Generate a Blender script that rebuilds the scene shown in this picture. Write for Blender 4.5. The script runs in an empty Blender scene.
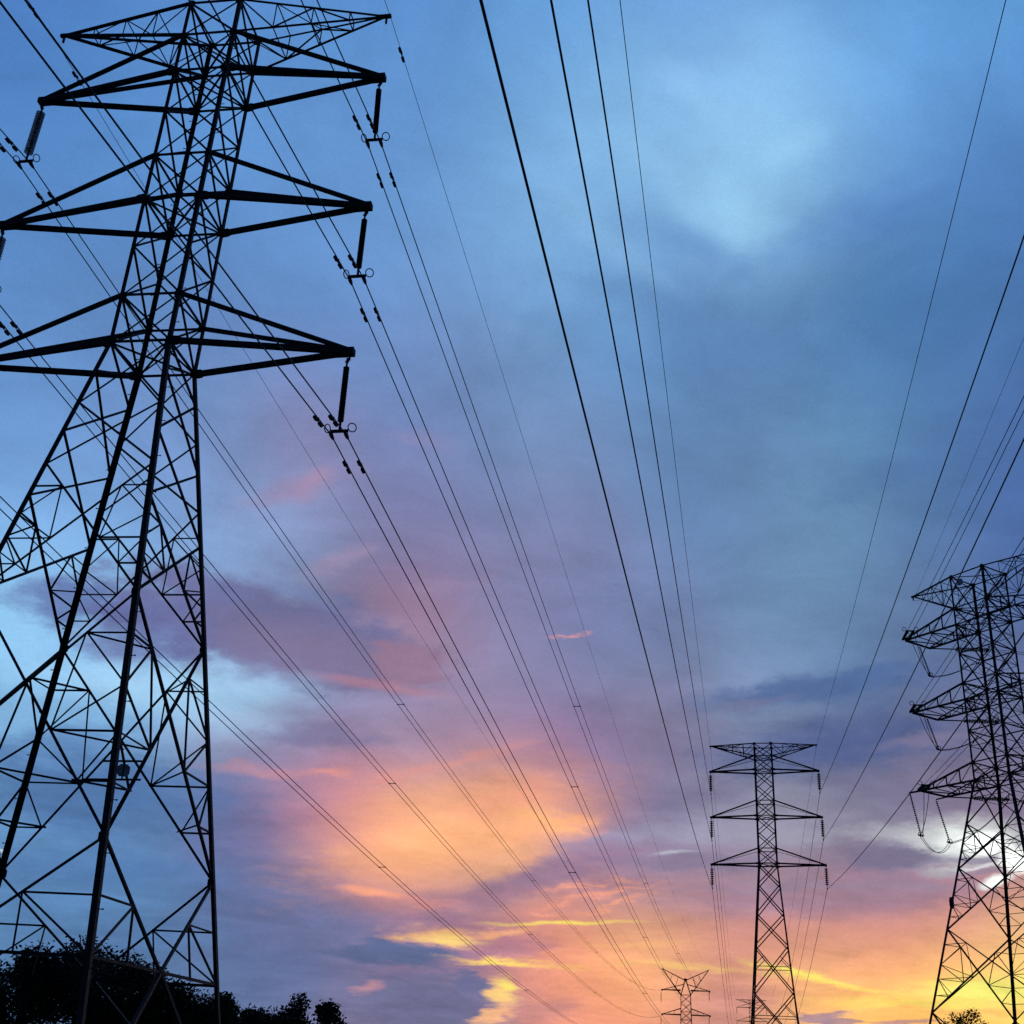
import bpy, math, random
from mathutils import Vector, Matrix

random.seed(7)
SC = bpy.context.scene
COL = SC.collection
R = math.radians

# ------------------------------------------------------------------ camera
PITCH, ROLL, FPX = 0.44293, -0.04753, 1224.85
EYE = 1.6
cp, sp, cr, sr = math.cos(PITCH), math.sin(PITCH), math.cos(ROLL), math.sin(ROLL)
right = Vector((cr, sp * sr, -cp * sr))
up = Vector((sr, -sp * cr, cp * cr))
fwd = Vector((0, cp, sp))
cam_data = bpy.data.cameras.new('camera')
cam_data.sensor_width = 36.0
cam_data.lens = 36.0 * FPX / 1024.0
cam_data.clip_start = 0.1
cam_data.clip_end = 12000
cam = bpy.data.objects.new('camera', cam_data)
COL.objects.link(cam)
m = Matrix.Identity(4)
for i in range(3):
    m[i][0], m[i][1], m[i][2] = right[i], up[i], -fwd[i]
m[2][3] = EYE
cam.matrix_world = m
SC.camera = cam

# ------------------------------------------------------------------ exposure
SC.view_settings.view_transform = 'Standard'
SC.view_settings.look = 'None'
SC.view_settings.exposure = 0.0
SC.view_settings.gamma = 1.0
SC.view_settings.use_curve_mapping = False
SC.cycles.use_adaptive_sampling = True
SC.cycles.adaptive_threshold = 0.02
SC.cycles.adaptive_min_samples = 10
SC.cycles.max_bounces = 4
SC.cycles.diffuse_bounces = 2

# ------------------------------------------------------------------ sun, low behind the clouds
SUN_AZ, SUN_EL = R(20.5), R(5.0)
sd = bpy.data.lights.new('sun', 'SUN')
sd.energy = 0.05
sd.angle = R(10)
sd.color = (1.0, 0.72, 0.45)
sun = bpy.data.objects.new('sun', sd)
COL.objects.link(sun)
to_sun = Vector((math.sin(SUN_AZ) * math.cos(SUN_EL), math.cos(SUN_AZ) * math.cos(SUN_EL), math.sin(SUN_EL)))
sun.rotation_euler = to_sun.to_track_quat('Z', 'Y').to_euler()

# ------------------------------------------------------------------ dusk sky with broken cloud, all by compass direction
SKY_TONES = [  # azimuth, elevation in degrees, linear colour, spread, weight
    (-30.8, 42.7, 0.0735, 0.2126, 0.5670, 4.5, 1.0),
    (-20.6, 45.6, 0.1016, 0.2595, 0.6058, 4.5, 1.0),
    (-8.7, 47.5, 0.0831, 0.2731, 0.6771, 4.5, 1.0),
    (-28.5, 36.3, 0.1000, 0.2675, 0.6146, 4.5, 1.0),
    (-18.7, 38.8, 0.1127, 0.3031, 0.6583, 4.5, 1.0),
    (-9.9, 40.2, 0.1633, 0.3549, 0.7143, 4.5, 1.0),
    (-26.5, 29.5, 0.1462, 0.3176, 0.6608, 4.5, 1.0),
    (-17.1, 31.5, 0.1194, 0.2168, 0.4738, 4.5, 1.0),
    (-9.9, 33.1, 0.1168, 0.2474, 0.5242, 4.5, 1.0),
    (-25.0, 24.0, 0.1649, 0.3403, 0.7013, 3.4, 1.0),
    (-19.7, 22.8, 0.2139, 0.4185, 0.7857, 3.4, 1.0),
    (-23.5, 17.7, 0.3324, 0.6807, 0.9630, 3.4, 1.0),
    (-18.8, 15.8, 0.3337, 0.6424, 0.9831, 3.4, 1.0),
    (-22.4, 12.7, 0.2509, 0.5199, 0.8768, 3.4, 1.0),
    (-16.1, 26.6, 0.1840, 0.2950, 0.5711, 3.4, 1.0),
    (-20.8, 9.2, 0.0714, 0.1845, 0.4242, 3.4, 1.0),
    (-17.4, 10.8, 0.0626, 0.1387, 0.2950, 3.4, 1.0),
    (-20.1, 5.6, 0.1271, 0.3286, 0.6324, 3.4, 1.0),
    (-15.8, 6.8, 0.0997, 0.2290, 0.4769, 3.4, 1.0),
    (-12.5, 4.6, 0.0929, 0.1884, 0.3670, 3.4, 1.0),
    (-20.2, 2.5, 0.1015, 0.1940, 0.3904, 3.4, 1.0),
    (-13.0, 2.2, 0.1036, 0.1489, 0.2852, 3.4, 1.0),
    (-7.1, 45.3, 0.1307, 0.2954, 0.6079, 3.2, 1.2),
    (0.2, 46.9, 0.1523, 0.3985, 0.8261, 3.2, 1.2),
    (9.5, 46.8, 0.0900, 0.2663, 0.6860, 3.2, 1.2),
    (10.5, 44.8, 0.2400, 0.4564, 0.7159, 3.2, 1.2),
    (18.3, 44.8, 0.0899, 0.2661, 0.5909, 3.2, 1.2),
    (26.4, 43.9, 0.1359, 0.3879, 0.7747, 3.2, 1.2),
    (0.4, 43.2, 0.1817, 0.3877, 0.6636, 3.2, 1.2),
    (7.6, 42.7, 0.2841, 0.5711, 0.8133, 3.2, 1.2),
    (13.0, 39.6, 0.4753, 0.9059, 1.2500, 3.2, 1.2),
    (15.9, 41.6, 0.3712, 0.7251, 1.0509, 3.2, 1.2),
    (21.1, 41.2, 0.1731, 0.4219, 0.8295, 3.2, 1.2),
    (27.0, 39.7, 0.0741, 0.1722, 0.4587, 3.2, 1.2),
    (2.4, 39.2, 0.3497, 0.7115, 1.1428, 3.2, 1.2),
    (5.2, 37.4, 0.2137, 0.4385, 0.7957, 3.2, 1.2),
    (-2.8, 39.3, 0.1638, 0.3727, 0.7163, 3.2, 1.2),
    (9.2, 38.1, 0.1096, 0.2336, 0.5226, 3.2, 1.2),
    (17.4, 38.0, 0.0646, 0.1489, 0.3632, 3.2, 1.2),
    (23.7, 37.8, 0.0635, 0.1879, 0.4426, 3.2, 1.2),
    (-2.4, 35.3, 0.1624, 0.2833, 0.5368, 3.2, 1.2),
    (4.2, 34.2, 0.1117, 0.2910, 0.6060, 3.2, 1.2),
    (12.3, 34.7, 0.0753, 0.1866, 0.4898, 3.2, 1.2),
    (18.6, 34.7, 0.0670, 0.2123, 0.4725, 3.2, 1.2),
    (24.5, 33.9, 0.0724, 0.1929, 0.4176, 3.2, 1.2),
    (1.1, 30.0, 0.1418, 0.2396, 0.4115, 3.2, 1.2),
    (7.5, 30.1, 0.1237, 0.2491, 0.4677, 3.2, 1.2),
    (13.6, 29.9, 0.1424, 0.2814, 0.4934, 3.2, 1.2),
    (20.9, 29.2, 0.0926, 0.2218, 0.4091, 3.2, 1.2),
    (24.5, 28.7, 0.0681, 0.1441, 0.4041, 3.2, 1.2),
    (-5.2, 30.3, 0.1914, 0.2755, 0.5576, 3.2, 1.2),
    (10.7, 25.1, 0.1110, 0.1970, 0.3837, 3.2, 1.2),
    (17.5, 24.3, 0.1472, 0.3069, 0.4889, 3.2, 1.2),
    (23.0, 24.2, 0.0528, 0.1138, 0.3353, 3.2, 1.2),
    (-15.2, 27.2, 0.2048, 0.3381, 0.6439, 2.4, 1.2),
    (-11.3, 27.3, 0.3956, 0.2662, 0.4302, 2.4, 1.2),
    (-5.0, 25.3, 0.2456, 0.2271, 0.4212, 2.4, 1.2),
    (3.0, 28.4, 0.2003, 0.2620, 0.4821, 2.4, 1.2),
    (3.1, 23.8, 0.2423, 0.2513, 0.4592, 2.4, 1.2),
    (-12.7, 23.5, 0.3413, 0.5541, 0.9377, 2.4, 1.2),
    (-12.2, 20.0, 0.1336, 0.1292, 0.2446, 2.4, 1.2),
    (-8.3, 19.0, 0.2298, 0.1345, 0.2217, 2.4, 1.2),
    (-4.4, 18.1, 0.4746, 0.1830, 0.2261, 2.4, 1.2),
    (-12.5, 15.9, 0.4067, 0.7289, 1.0260, 2.4, 1.2),
    (-7.9, 16.0, 0.2131, 0.4130, 0.7158, 2.4, 1.2),
    (-5.0, 15.3, 0.2285, 0.3198, 0.5685, 2.4, 1.2),
    (-0.4, 21.2, 0.2508, 0.2478, 0.4590, 2.4, 1.2),
    (-1.4, 17.0, 0.2430, 0.2620, 0.4232, 2.4, 1.2),
    (1.4, 15.7, 0.3115, 0.2697, 0.4358, 2.4, 1.2),
    (-8.6, 14.2, 0.1765, 0.1495, 0.3523, 2.4, 1.2),
    (-11.2, 13.4, 0.4013, 0.1530, 0.2261, 2.4, 1.2),
    (-2.2, 14.3, 0.3286, 0.2106, 0.3730, 2.4, 1.2),
    (2.7, 19.5, 0.1475, 0.1714, 0.3434, 2.4, 1.2),
    (6.6, 20.5, 0.2039, 0.2746, 0.5158, 2.4, 1.2),
    (13.4, 20.9, 0.1705, 0.2923, 0.4855, 2.4, 1.2),
    (20.3, 20.5, 0.1179, 0.1731, 0.3368, 2.4, 1.2),
    (7.5, 16.8, 0.1865, 0.1972, 0.3283, 2.4, 1.2),
    (12.2, 15.9, 0.2538, 0.3754, 0.6247, 2.4, 1.2),
    (17.2, 16.0, 0.0594, 0.1338, 0.2942, 2.4, 1.2),
    (21.9, 15.6, 0.1347, 0.1714, 0.3341, 2.4, 1.2),
    (2.4, 14.0, 0.2007, 0.1450, 0.4063, 1.8, 2.0),
    (5.6, 14.2, 0.2949, 0.2231, 0.3179, 1.8, 2.0),
    (8.3, 14.3, 0.1680, 0.1245, 0.2272, 1.8, 2.0),
    (12.1, 13.7, 0.1175, 0.1175, 0.2157, 1.8, 2.0),
    (16.1, 13.7, 0.0893, 0.0964, 0.2389, 1.8, 2.0),
    (20.4, 13.1, 0.2321, 0.1753, 0.2713, 1.8, 2.0),
    (-11.6, 11.1, 0.1105, 0.1311, 0.3136, 1.8, 2.0),
    (-10.4, 9.3, 0.0731, 0.1391, 0.3751, 1.8, 2.0),
    (-8.7, 10.3, 0.6951, 0.3193, 0.3541, 1.8, 2.0),
    (-6.9, 12.4, 0.8647, 0.2412, 0.1744, 1.8, 2.0),
    (-6.9, 9.0, 0.4830, 0.2002, 0.3329, 1.8, 2.0),
    (-4.7, 10.0, 1.2500, 0.5861, 0.1715, 1.8, 2.0),
    (-2.8, 10.1, 1.2500, 0.7367, 0.1888, 1.8, 2.0),
    (0.2, 10.3, 1.2500, 0.8332, 0.1804, 1.8, 2.0),
    (3.1, 11.0, 1.2500, 0.6010, 0.1502, 1.8, 2.0),
    (-2.3, 12.2, 0.7406, 0.2327, 0.1979, 1.8, 2.0),
    (1.5, 12.6, 0.9861, 0.3338, 0.1716, 1.8, 2.0),
    (5.1, 12.9, 0.1947, 0.1492, 0.3741, 1.8, 2.0),
    (3.8, 12.5, 0.1540, 0.1187, 0.3383, 1.8, 2.0),
    (-4.6, 8.4, 0.7413, 0.2328, 0.2233, 1.8, 2.0),
    (-0.7, 8.4, 0.3166, 0.1588, 0.3491, 1.8, 2.0),
    (4.2, 9.9, 0.1219, 0.1188, 0.3874, 1.8, 2.0),
    (-8.3, 7.6, 0.1620, 0.1451, 0.2972, 1.8, 2.0),
    (7.4, 10.8, 0.3074, 0.3399, 0.4857, 1.8, 2.0),
    (10.9, 10.9, 0.4324, 0.4438, 0.5795, 1.8, 2.0),
    (13.5, 10.9, 0.3776, 0.3724, 0.4283, 1.8, 2.0),
    (16.8, 10.8, 0.3937, 0.3727, 0.4711, 1.8, 2.0),
    (8.2, 9.5, 0.1653, 0.1416, 0.3304, 1.8, 2.0),
    (11.0, 9.5, 0.1596, 0.1587, 0.3273, 1.8, 2.0),
    (15.0, 9.8, 0.0519, 0.0598, 0.1754, 1.8, 2.0),
    (18.7, 9.4, 0.0895, 0.1002, 0.3049, 1.8, 2.0),
    (4.7, 8.9, 0.2496, 0.1502, 0.3792, 1.8, 2.0),
    (7.4, 7.8, 0.2428, 0.1123, 0.2147, 1.8, 2.0),
    (10.5, 7.9, 0.1661, 0.0918, 0.1859, 1.8, 2.0),
    (14.2, 8.3, 0.1120, 0.0950, 0.2306, 1.8, 2.0),
    (17.5, 8.4, 0.1641, 0.1274, 0.2772, 1.8, 2.0),
    (20.6, 8.0, 0.3895, 0.2039, 0.3060, 1.8, 2.0),
    (15.8, 7.3, 0.3205, 0.1426, 0.2466, 1.8, 2.0),
    (-9.0, 5.8, 0.0750, 0.1507, 0.3182, 1.8, 2.0),
    (-7.2, 5.9, 0.1096, 0.1489, 0.3469, 1.8, 2.0),
    (-3.5, 7.0, 0.1207, 0.0974, 0.3796, 1.8, 2.0),
    (-0.6, 7.5, 0.4112, 0.1634, 0.2864, 1.8, 2.0),
    (2.3, 8.2, 0.4931, 0.1661, 0.1801, 1.8, 2.0),
    (8.2, 6.5, 1.1158, 0.4552, 0.1975, 1.8, 2.0),
    (10.4, 6.3, 0.9916, 0.3507, 0.2060, 1.8, 2.0),
    (13.1, 6.7, 0.7955, 0.3058, 0.2946, 1.8, 2.0),
    (14.5, 5.9, 1.2100, 0.4369, 0.2568, 1.8, 2.0),
    (17.3, 6.0, 1.1968, 0.3064, 0.1716, 1.8, 2.0),
    (20.4, 6.4, 1.0788, 0.2972, 0.2147, 1.8, 2.0),
    (3.3, 5.8, 1.1003, 0.3738, 0.1972, 1.8, 2.0),
    (5.2, 5.9, 1.2500, 0.5641, 0.1641, 1.8, 2.0),
    (-9.9, 3.7, 0.1125, 0.1675, 0.3545, 1.8, 2.0),
    (-6.9, 3.3, 0.1699, 0.1758, 0.3315, 1.8, 2.0),
    (-1.3, 3.6, 0.1602, 0.1761, 0.3044, 1.8, 2.0),
    (-4.1, 4.0, 0.2528, 0.1955, 0.2960, 1.8, 2.0),
    (2.4, 3.7, 0.7658, 0.3229, 0.3004, 1.8, 2.0),
    (4.3, 3.8, 0.9522, 0.3222, 0.2176, 1.8, 2.0),
    (7.3, 5.1, 1.2500, 0.7538, 0.2308, 1.8, 2.0),
    (10.2, 4.4, 0.4593, 0.1989, 0.2737, 1.8, 2.0),
    (10.5, 3.4, 0.3535, 0.1477, 0.2698, 1.8, 2.0),
    (6.8, 3.3, 0.8250, 0.1948, 0.2126, 1.8, 2.0),
    (12.9, 4.3, 1.2500, 0.6709, 0.1642, 1.8, 2.0),
    (15.5, 4.2, 1.0784, 0.7033, 0.1059, 1.8, 2.0),
    (19.1, 4.6, 1.1984, 0.8242, 0.1263, 1.8, 2.0),
    (21.8, 4.9, 1.0997, 0.9465, 0.1719, 1.8, 2.0),
    (-19.5, -0.7, 0.0462, 0.0734, 0.1509, 3.2, 1.2),
    (-5.7, -0.2, 0.1387, 0.1164, 0.2070, 3.2, 1.2),
    (7.0, 0.4, 0.5371, 0.2056, 0.1225, 3.2, 1.2),
    (19.1, 0.9, 0.7702, 0.2531, 0.1290, 3.2, 1.2),
]
CLOUDS = [  # azimuth, elevation, half width, half height, tilt (degrees), colour, cover, softness, raggedness, kind
    (12.65, 38.92, 2.60, 1.36, -23.2, 0.3418, 0.6434, 0.9160, 0.70, 0.90, 1.20, 0),
    (10.30, 44.07, 2.77, 0.72, -27.5, 0.2778, 0.5213, 0.8141, 0.50, 0.90, 1.40, 0),
    (15.87, 41.51, 1.82, 0.62, 15.2, 0.3141, 0.6031, 0.8964, 0.55, 0.90, 1.40, 0),
    (4.33, 38.35, 3.48, 0.53, -33.9, 0.2619, 0.5092, 0.8344, 0.55, 0.90, 1.40, 0),
    (7.83, 41.22, 3.24, 0.66, -30.6, 0.2789, 0.5454, 0.8527, 0.50, 0.90, 1.40, 0),
    (9.49, 37.88, 2.45, 0.63, -17.7, 0.1322, 0.2928, 0.5896, 0.55, 0.90, 1.40, 0),
    (18.89, 37.87, 4.95, 1.05, 8.7, 0.0879, 0.2101, 0.5101, 0.50, 0.90, 1.20, 1),
    (21.18, 38.92, 2.58, 0.39, 7.5, 0.1272, 0.2929, 0.6261, 0.40, 0.90, 1.50, 1),
    (6.63, 35.28, 3.32, 0.46, -13.0, 0.1318, 0.2844, 0.5769, 0.40, 0.90, 1.50, 1),
    (-0.04, 33.84, 3.26, 0.42, -18.5, 0.1917, 0.3485, 0.6219, 0.40, 0.90, 1.50, 1),
    (23.72, 33.79, 3.85, 2.17, 6.5, 0.0638, 0.1633, 0.3958, 0.30, 0.90, 1.00, 0),
    (19.63, 26.80, 2.84, 0.63, 13.1, 0.0742, 0.1606, 0.3729, 0.40, 0.90, 1.40, 1),
    (-10.93, 25.52, 2.08, 0.52, 25.1, 0.4125, 0.2705, 0.4452, 0.55, 0.90, 1.50, 1),
    (-10.21, 26.17, 0.66, 0.40, 62.8, 0.4678, 0.2789, 0.4125, 0.50, 0.90, 1.50, 1),
    (-8.77, 22.50, 1.36, 0.38, 29.1, 0.3959, 0.2918, 0.4551, 0.55, 0.90, 1.40, 1),
    (-4.53, 28.48, 1.58, 0.37, -4.4, 0.3043, 0.2653, 0.4818, 0.40, 0.90, 1.30, 1),
    (-3.19, 21.79, 1.80, 0.33, 12.9, 0.3377, 0.2578, 0.4156, 0.50, 0.90, 1.40, 1),
    (-12.22, 19.09, 7.12, 2.08, -5.1, 0.1606, 0.1634, 0.3331, 0.95, 0.35, 1.30, 3),
    (-14.80, 20.42, 1.88, 0.72, -2.3, 0.1648, 0.1823, 0.3797, 0.80, 0.50, 1.30, 1),
    (-20.77, 19.08, 2.18, 0.96, 8.8, 0.1274, 0.1878, 0.4265, 0.90, 0.50, 1.20, 1),
    (-17.00, 18.31, 3.16, 1.69, 6.9, 0.1416, 0.1661, 0.3772, 0.80, 0.50, 1.00, 1),
    (-8.97, 18.10, 5.03, 1.18, -8.1, 0.2216, 0.1803, 0.3196, 0.85, 0.60, 1.00, 3),
    (-4.71, 18.03, 1.84, 0.92, -5.5, 0.3140, 0.1912, 0.2961, 0.90, 0.35, 1.40, 3),
    (-5.96, 16.93, 2.78, 0.23, -4.3, 0.4452, 0.2232, 0.3050, 0.70, 0.80, 1.20, 3),
    (-11.78, 21.02, 2.41, 0.36, -7.6, 0.2317, 0.3407, 0.5988, 0.50, 0.80, 1.40, 1),
    (-15.85, 15.69, 5.16, 1.05, -1.1, 0.3586, 0.6174, 0.8615, 0.80, 0.70, 0.80, 0),
    (-8.54, 14.50, 2.79, 0.54, 0.8, 0.2165, 0.2035, 0.3742, 0.70, 0.70, 1.20, 1),
    (-18.31, 11.14, 5.89, 1.67, 0.9, 0.0743, 0.1636, 0.3731, 0.80, 0.60, 0.80, 1),
    (-19.92, 12.86, 2.88, 0.69, 17.4, 0.0910, 0.1928, 0.4149, 0.60, 0.70, 1.00, 1),
    (-10.41, 12.79, 2.72, 0.22, 2.0, 0.6172, 0.2705, 0.2961, 0.50, 0.90, 1.40, 1),
    (-8.13, 12.93, 1.01, 0.18, 0.5, 0.8070, 0.3140, 0.2542, 0.65, 0.90, 1.50, 1),
    (-5.57, 12.80, 1.39, 0.13, 9.6, 0.7529, 0.3050, 0.2705, 0.40, 0.90, 1.50, 1),
    (-1.89, 13.83, 2.82, 0.18, 14.5, 0.7758, 0.3140, 0.2542, 0.45, 0.90, 1.50, 1),
    (-9.67, 7.03, 3.29, 2.39, -10.1, 0.1208, 0.1622, 0.3312, 0.85, 0.80, 0.80, 3),
    (-6.94, 6.16, 3.51, 0.91, -0.6, 0.1524, 0.1691, 0.3246, 0.70, 0.80, 0.90, 3),
    (-1.91, 10.54, 5.85, 1.85, 15.1, 1.0270, 0.4342, 0.2542, 0.60, 0.80, 0.70, 3),
    (-2.58, 10.16, 3.55, 0.87, 13.4, 1.1010, 0.5149, 0.2384, 0.65, 0.90, 0.80, 3),
    (0.45, 12.15, 2.04, 0.71, 15.6, 0.9560, 0.3916, 0.2462, 0.60, 0.85, 1.00, 3),
    (2.58, 11.13, 1.57, 0.35, 9.7, 1.0636, 0.4564, 0.2232, 0.80, 0.80, 1.10, 3),
    (2.28, 8.91, 4.29, 0.60, 20.2, 0.2961, 0.1878, 0.3050, 0.85, 0.75, 0.90, 3),
    (-1.29, 7.85, 3.15, 0.38, 5.6, 0.4020, 0.2122, 0.2874, 0.60, 0.80, 1.00, 3),
    (2.20, 11.43, 1.85, 0.35, -9.2, 1.0000, 0.4910, 0.2086, 0.60, 0.80, 1.30, 1),
    (4.75, 10.46, 2.74, 0.26, 18.8, 0.3003, 0.2193, 0.3509, 0.60, 0.70, 1.00, 1),
    (2.27, 9.25, 2.72, 0.26, 21.2, 0.3050, 0.1946, 0.3050, 0.50, 0.80, 1.00, 1),
    (-5.33, 7.81, 1.52, 0.15, -4.3, 0.9560, 0.3864, 0.2346, 0.90, 0.80, 1.00, 3),
    (-3.29, 7.50, 1.79, 0.13, -2.7, 0.7529, 0.2961, 0.2623, 0.50, 0.90, 1.30, 1),
    (7.26, 10.92, 3.19, 0.35, 8.9, 0.3048, 0.2810, 0.4311, 0.60, 0.80, 0.90, 1),
    (13.58, 8.09, 4.93, 0.54, 0.8, 0.3050, 0.1981, 0.2961, 0.70, 0.80, 0.90, 3),
    (18.85, 8.53, 2.46, 0.45, 0.0, 0.3419, 0.2195, 0.2961, 0.60, 0.80, 0.90, 3),
    (4.10, 8.59, 2.03, 0.13, 7.7, 0.9216, 0.3712, 0.2542, 0.80, 0.80, 1.60, 2),
    (5.45, 8.29, 1.62, 0.13, 13.1, 0.9560, 0.3763, 0.2462, 0.80, 0.80, 1.60, 2),
    (3.66, 7.93, 1.80, 0.13, 15.3, 0.9047, 0.3515, 0.2384, 0.70, 0.80, 1.60, 2),
    (5.32, 7.78, 1.52, 0.13, 16.9, 0.9734, 0.3916, 0.2307, 0.80, 0.80, 1.60, 2),
    (2.33, 7.29, 0.63, 0.08, -3.4, 0.9560, 0.3763, 0.2462, 0.80, 0.80, 1.40, 2),
    (-2.30, 6.11, 1.77, 0.33, -1.0, 0.9560, 0.4793, 0.2232, 0.85, 0.80, 1.10, 1),
    (-2.07, 6.00, 1.20, 0.17, -1.0, 1.0000, 0.6867, 0.2159, 0.90, 0.90, 1.20, 1),
    (0.36, 6.41, 1.25, 0.15, 8.1, 1.0000, 0.4678, 0.2232, 0.75, 0.80, 1.30, 1),
    (1.05, 5.81, 1.51, 0.37, 6.2, 0.4564, 0.2086, 0.2831, 0.75, 0.70, 1.10, 1),
    (3.15, 6.92, 2.59, 0.08, 3.1, 1.0000, 0.7305, 0.1620, 1.00, 0.90, 0.35, 3),
    (-4.18, 5.31, 2.63, 0.45, 1.0, 0.1101, 0.1415, 0.2798, 0.97, 0.30, 0.90, 3),
    (-4.91, 5.57, 1.05, 0.21, 3.0, 0.1149, 0.1445, 0.2881, 0.90, 0.50, 1.30, 1),
    (1.30, 5.16, 2.55, 0.16, -1.3, 1.0000, 0.5520, 0.1946, 0.85, 0.80, 1.10, 1),
    (0.28, 5.16, 1.06, 0.11, 0.6, 1.0000, 0.7605, 0.1620, 0.95, 0.90, 0.90, 1),
    (-2.98, 3.38, 3.47, 1.20, -2.1, 0.1633, 0.1633, 0.2996, 0.95, 0.40, 0.90, 1),
    (-0.76, 4.21, 0.86, 0.49, -23.9, 0.1516, 0.1571, 0.3028, 0.95, 0.35, 1.10, 1),
    (-5.32, 3.91, 0.60, 0.16, 2.7, 0.5906, 0.2831, 0.3140, 0.70, 0.80, 1.30, 1),
    (0.52, 3.94, 0.57, 0.53, 1.2, 1.0000, 0.6172, 0.2232, 0.95, 0.60, 1.20, 1),
    (0.73, 4.15, 0.26, 0.24, 1.7, 1.0000, 0.8550, 0.1746, 0.90, 0.90, 1.20, 1),
    (0.30, 3.04, 0.90, 0.32, 20.6, 1.0000, 0.5149, 0.2542, 0.90, 0.50, 1.30, 1),
    (2.46, 3.25, 1.30, 0.36, 11.5, 0.5520, 0.2462, 0.2542, 0.60, 0.70, 1.20, 1),
    (2.17, 19.63, 0.69, 0.10, 6.5, 0.6724, 0.3050, 0.3419, 0.60, 0.80, 1.00, 2),
    (2.66, 19.74, 0.35, 0.11, 1.7, 0.7605, 0.3140, 0.3231, 0.65, 0.80, 0.80, 2),
    (3.49, 19.90, 0.35, 0.07, 8.9, 0.6724, 0.3050, 0.3515, 0.50, 0.80, 0.80, 2),
    (8.15, 10.07, 0.86, 0.08, 4.1, 0.5174, 0.5398, 0.6349, 0.85, 0.80, 0.40, 3),
    (10.88, 11.19, 4.49, 0.43, 4.4, 0.3516, 0.3342, 0.4566, 0.70, 0.80, 1.10, 1),
    (13.73, 10.78, 2.63, 0.25, 3.0, 0.3525, 0.3525, 0.4474, 0.60, 0.80, 1.20, 1),
    (8.82, 9.70, 3.58, 0.34, 1.2, 0.2217, 0.1833, 0.3032, 0.60, 0.70, 1.10, 1),
    (9.34, 12.62, 2.75, 0.44, 8.3, 0.1874, 0.1639, 0.2925, 0.50, 0.80, 1.10, 1),
    (14.35, 17.24, 4.84, 0.67, 7.2, 0.0728, 0.1323, 0.3091, 0.80, 0.60, 1.10, 1),
    (17.59, 17.92, 2.26, 0.31, 5.2, 0.0850, 0.1492, 0.3281, 0.70, 0.60, 1.20, 1),
    (11.54, 16.62, 1.87, 0.22, 7.1, 0.2162, 0.2032, 0.3382, 0.50, 0.80, 1.30, 1),
    (15.54, 14.74, 4.92, 1.04, 3.8, 0.0835, 0.1197, 0.2805, 0.85, 0.70, 1.00, 1),
    (12.22, 16.16, 2.77, 0.36, -0.7, 0.2110, 0.2825, 0.4583, 0.50, 0.80, 1.20, 1),
    (19.70, 14.78, 1.94, 0.21, 3.7, 0.2226, 0.1965, 0.3208, 0.70, 0.80, 1.20, 1),
    (18.85, 12.76, 2.54, 0.42, -1.4, 0.1942, 0.1730, 0.2777, 0.60, 0.80, 1.10, 1),
    (18.05, 11.01, 2.32, 0.33, 1.3, 0.3922, 0.3922, 0.4562, 0.85, 0.60, 1.00, 1),
    (21.11, 10.54, 1.71, 0.65, 2.7, 0.5149, 0.5457, 0.5647, 0.90, 0.70, 0.80, 1),
    (20.43, 10.64, 1.41, 0.77, 7.1, 0.9216, 0.9734, 0.9216, 0.75, 0.90, 0.80, 3),
    (20.25, 10.52, 0.71, 0.56, 17.6, 1.4495, 1.5627, 1.4495, 1.00, 0.50, 0.80, 3),
    (20.49, 10.43, 2.46, 0.90, 1.8, 0.5520, 0.5776, 0.5972, 0.80, 0.90, 0.80, 3),
    (21.51, 10.49, 0.97, 0.45, 0.2, 1.2377, 1.3201, 1.2580, 1.00, 0.60, 0.90, 3),
    (17.96, 9.97, 2.30, 0.54, -0.2, 0.1972, 0.1700, 0.2775, 0.95, 0.45, 1.00, 1),
    (21.15, 9.85, 1.21, 0.16, 1.1, 0.2862, 0.2559, 0.3441, 0.90, 0.50, 0.90, 1),
    (20.87, 9.52, 1.22, 0.09, 6.2, 0.6724, 0.6867, 0.7011, 0.95, 0.80, 0.80, 1),
    (21.37, 9.27, 1.13, 0.16, 3.3, 0.3050, 0.2232, 0.3140, 0.85, 0.60, 0.90, 1),
    (19.55, 9.30, 0.74, 0.12, 5.6, 0.4020, 0.3763, 0.4342, 0.80, 0.80, 1.10, 1),
    (22.77, 9.69, 0.63, 0.44, 4.6, 1.4495, 1.5397, 1.4495, 1.00, 0.50, 0.90, 3),
    (21.76, 8.91, 0.61, 0.20, 13.7, 1.1391, 1.1977, 1.1584, 1.00, 0.60, 0.90, 3),
    (16.18, 8.85, 4.64, 0.21, 0.2, 0.3050, 0.2384, 0.3325, 0.50, 0.80, 1.20, 1),
    (11.88, 8.65, 3.06, 0.17, 3.7, 0.3050, 0.2307, 0.3419, 0.40, 0.80, 1.20, 1),
    (20.83, 4.67, 2.26, 0.49, 4.2, 1.0000, 0.9734, 0.2159, 0.90, 0.90, 0.80, 1),
    (17.43, 4.11, 2.80, 0.19, 1.4, 1.0000, 0.7758, 0.1500, 0.60, 0.90, 1.00, 1),
    (13.53, 5.12, 1.72, 0.16, -12.2, 1.0000, 0.8388, 0.1683, 0.95, 0.90, 0.90, 1),
    (15.25, 4.72, 2.03, 0.12, -6.4, 1.0000, 0.7605, 0.1559, 0.75, 0.90, 1.00, 1),
    (8.74, 5.35, 2.59, 0.14, -2.0, 1.0000, 0.6308, 0.1946, 0.60, 0.90, 1.10, 1),
    (6.57, 6.14, 1.76, 0.12, 1.9, 1.0000, 0.5149, 0.2051, 0.50, 0.90, 1.20, 1),
    (11.05, 4.05, 1.69, 0.48, 2.1, 0.5972, 0.2542, 0.2307, 0.50, 0.80, 1.00, 1),
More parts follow.
